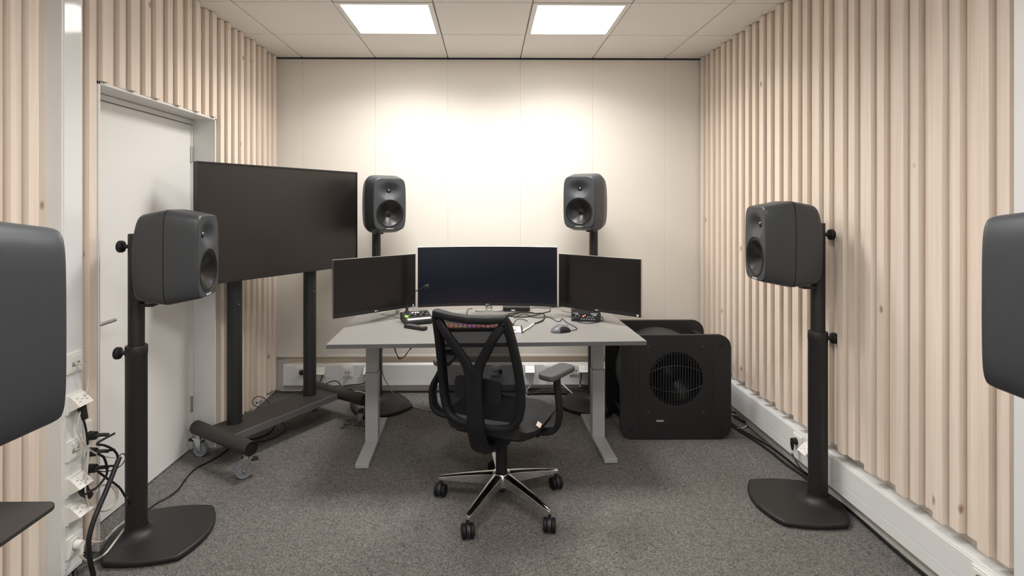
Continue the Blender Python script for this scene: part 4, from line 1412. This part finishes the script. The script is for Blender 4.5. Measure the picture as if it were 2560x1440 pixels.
cable('black_floor_cable', 'black cable along the skirting behind the TV cart', [on_z(830, 981, 0.01), on_z(850, 977, 0.02), on_z(872, 973, 0.03), on_z(890, 978, 0.01), on_z(925, 981, 0.006), on_z(960, 981, 0.006)], 0.0045, M_CABB)
cable('grey_network_cable', 'long pale cable dropping from the desk past its left leg onto the carpet', [Vector((-0.70, 3.50, 0.72)), on_y(955, 905, 3.55), on_y(957, 935, 3.6), on_y(968, 960, 3.62), on_y(982, 982, 3.6), on_z(1008, 1005, 0.05), on_z(1030, 1015, 0.01), on_z(1060, 1024, 0.005), on_z(1090, 1028, 0.005), on_z(1115, 1024, 0.005)], 0.0036, M_CABG)
cable('black_floor_cable', 'dangling dark twin wires under the desktop near its left leg', [on_y(985, 868, 3.35), on_y(990, 882, 3.35), on_y(998, 897, 3.35), on_y(1010, 892, 3.35), on_y(1018, 882, 3.35), on_y(1028, 868, 3.35)], 0.0025, M_CABB)
cable('black_floor_cable', 'second dangling dark wire under the desktop near its left leg', [on_y(987, 868, 3.37), on_y(992, 886, 3.37), on_y(1000, 896, 3.37), on_y(1013, 890, 3.37), on_y(1021, 878, 3.37), on_y(1031, 868, 3.37)], 0.0022, M_CABB)
cable('white_usb_cable', 'white cable hanging from the angled box right of the chair back', bw((1327, 932), (1328, 945), (1326, 960), (1320, 972), (1316, 978), (1325, 984), (1333, 988)), 0.0030, M_CABW)
cable('network_cable', 'white network lead fanning out behind the armrest, left one', bw((1430, 925), (1438, 936), (1446, 948), (1451, 956)), 0.0026, M_CABW)
cable('network_cable', 'white network lead fanning out behind the armrest, right one', bw((1436, 924), (1443, 936), (1449, 948), (1453, 956), (1449, 966)), 0.0026, M_CABW)
cable('network_cable', 'white network leads tied in a bundle right of the arm post', [on_y(1407, 960, 4.2), on_y(1416, 970, 4.15), on_y(1424, 977, 4.1), on_y(1431, 983, 4.05)], 0.005, M_CABW)
cable('black_power_lead', 'black lead under the angled box left of the right desk leg', bw((1453, 932), (1453, 946), (1450, 956), (1455, 962), (1468, 966), (1485, 972)), 0.0045, M_CABB)
for i, (yy, rr) in enumerate(((969, 0.010), (974, 0.012), (978, 0.009))):
    cable('thick_black_cable', ['upper', 'middle', 'lower'][i] + ' thick black cable along the back skirting right of the chair', [on_z(1318, yy + 6, 0.012), on_z(1350, yy + 4, 0.016 + 0.01 * (2 - i)), on_z(1380, yy + 3, 0.02 + 0.01 * (2 - i)), on_z(1420, yy + 4, 0.02 + 0.01 * (2 - i)), on_z(1460, yy + 2, 0.025 + 0.01 * (2 - i)), on_z(1500, yy + 5, 0.02), on_z(1530, yy + 8, 0.012)], rr, M_CABB)
cable('white_floor_cable', 'white cable along the skirting behind the right desk leg', [on_z(1425, 978, 0.03), on_z(1450, 975, 0.03), on_z(1478, 975, 0.03), on_z(1515, 974, 0.03)], 0.0035, M_CABW)

# ================================================================== CABLES ON THE DESK
def dk(*pp, dz=0.004):
    return [on_z(a, b, DZ + dz) for a, b in pp]


cable('mouse_cable', 'thin black mouse cable snaking to the coil under the curved monitor', dk((1424, 827), (1442, 823), (1436, 816), (1420, 808), (1410, 800), (1405, 796), (1401, 802), (1393, 803), (1380, 796), (1366, 792), (1348, 795), (1330, 792), (1318, 786), (1308, 785), (1294, 790), (1286, 795)), 0.0022, M_CABB)
cable('usb_cable', 'black cable coil on the desk in front of the media box', dk((1262, 793), (1276, 789), (1290, 784), (1306, 781), (1322, 782), (1340, 783), (1356, 783), (1362, 788), (1361, 796), (1357, 802), (1348, 806)), 0.0030, M_CABB)
cable('usb_cable', 'second black cable loop of the coil on the desk', dk((1375, 771), (1376, 776), (1372, 779), (1358, 782), (1344, 786), (1326, 790), (1306, 793), (1286, 792), (1270, 787), (1275, 784), (1292, 781), (1315, 780), (1335, 782)), 0.0030, M_CABB)
cable('usb_cable', 'black cable running from the media box to the right monitor', dk((1327, 770), (1345, 769), (1365, 770), (1385, 768), (1405, 766)), 0.0026, M_CABB)
cable('usb_cable', 'thin black lead from the touch controller curling over the desk', dk((1284, 812), (1287, 803), (1294, 798), (1304, 798), (1313, 800), (1319, 803)), 0.0020, M_CABB)
cable('white_adapter_cable', 'white braided adapter cable ending beside the touch controller', dk((1306, 829), (1312, 824), (1320, 820), (1328, 814), (1334, 810), dz=0.008), 0.0060, M_CABW)
cable('usb_cable', 'black cable joined to the white adapter on the desk', dk((1334, 810), (1340, 808), (1348, 805), (1356, 801), (1360, 796), (1361, 788)), 0.0042, M_CABB)
cable('usb_cable', 'black cable loop around the audio interface front', dk((1440, 802), (1452, 806), (1468, 808), (1484, 807), (1498, 804), (1508, 799), (1504, 790), (1496, 785), (1488, 783)), 0.0026, M_CABB)
cable('usb_cable', 'cable hanging behind the audio interface from the right monitor', [on_z(1467, 776, DZ + 0.02), on_z(1478, 781, DZ + 0.05), on_z(1490, 784, DZ + 0.03), on_z(1503, 788, DZ + 0.01), on_z(1500, 795, DZ + 0.004), on_z(1492, 799, DZ + 0.004)], 0.0026, M_CABG)
cable('usb_cable', 'bent dark cable behind the top edge of the chair back', dk((1180, 772, ), (1172, 772), (1168, 778), (1167, 790), (1180, 793), (1196, 795), dz=0.006), 0.0026, M_CABB)
cable('white_adapter_cable', 'white cable coming from behind the talkback console', dk((998, 794), (985, 788), (972, 781), (958, 781), (948, 785)), 0.0030, M_CABW)

# ================================================================== CABLES RIGHT WALL
cable('black_floor_cable', 'black cable run on the carpet along the right wall duct', [on_z(1826, 1062, 0.008), on_z(1850, 1078, 0.008), on_z(1885, 1100, 0.008), on_z(1925, 1128, 0.008), on_z(1965, 1160, 0.008), on_z(2005, 1188, 0.008), on_z(2060, 1230, 0.008), on_z(2120, 1272, 0.008), on_z(2180, 1325, 0.008), on_z(2240, 1378, 0.008), on_z(2320, 1445, 0.008), on_z(2420, 1530, 0.008)], 0.0075, M_CABB, n=8)
cable('black_floor_cable', 'second black cable lying beside the run along the right wall', [on_z(1826, 1056, 0.006), on_z(1852, 1074, 0.006), on_z(1890, 1096, 0.006), on_z(1930, 1120, 0.006), on_z(1970, 1150, 0.006), on_z(2010, 1182, 0.006), on_z(2070, 1222, 0.006), on_z(2130, 1268, 0.006), on_z(2190, 1326, 0.006), on_z(2250, 1382, 0.006)], 0.006, M_CABB, n=8)
pr_ = thing('black_plug', 'black angled mains plug in the right wall duct socket', 'plug', (XT - 0.012, ry, 0.205), 0)
MB().cyl((0, 0, 0), (-0.026, 0, 0), 0.018, 0.016, 18).build('plug_body', M_RUB, pr_)
MB().sweep([(-0.020, 0, 0.004), (-0.024, 0, -0.02), (-0.022, 0, -0.05)], [(0.012, 0.012), (0.010, 0.010), (0.0055, 0.0055)], (0, 1, 0), n=10).build('strain_relief', M_RUB, pr_)
MB().cyl((-0.022, 0, -0.052), (-0.021, -0.001, -0.070), 0.0062, n=10).build('white_tag', M_WHT, pr_)
cable('black_power_lead', 'black lead dropping from the right wall plug to the floor cables', [Vector((XT - 0.033, ry, 0.158)), on_x(1981, 1135, 1.735), on_x(1988, 1150, 1.735), on_x(2000, 1168, 1.73), on_x(2015, 1182, 1.73), on_z(2035, 1200, 0.008)], 0.0045, M_CABB)
cable('black_floor_cable', 'black cable loop beside the right end of the subwoofer', [on_z(1828, 1030, 0.01), on_z(1845, 1034, 0.02), on_z(1862, 1044, 0.02), on_z(1866, 1055, 0.012), on_z(1850, 1050, 0.01), on_z(1832, 1040, 0.008)], 0.005, M_CABB)
cable('white_floor_cable', 'white cable loop beside the right end of the subwoofer', [on_z(1830, 1034, 0.015), on_z(1850, 1042, 0.02), on_z(1866, 1052, 0.02), on_z(1868, 1062, 0.012), on_z(1858, 1070, 0.006), on_z(1842, 1071, 0.006)], 0.004, M_CABW)
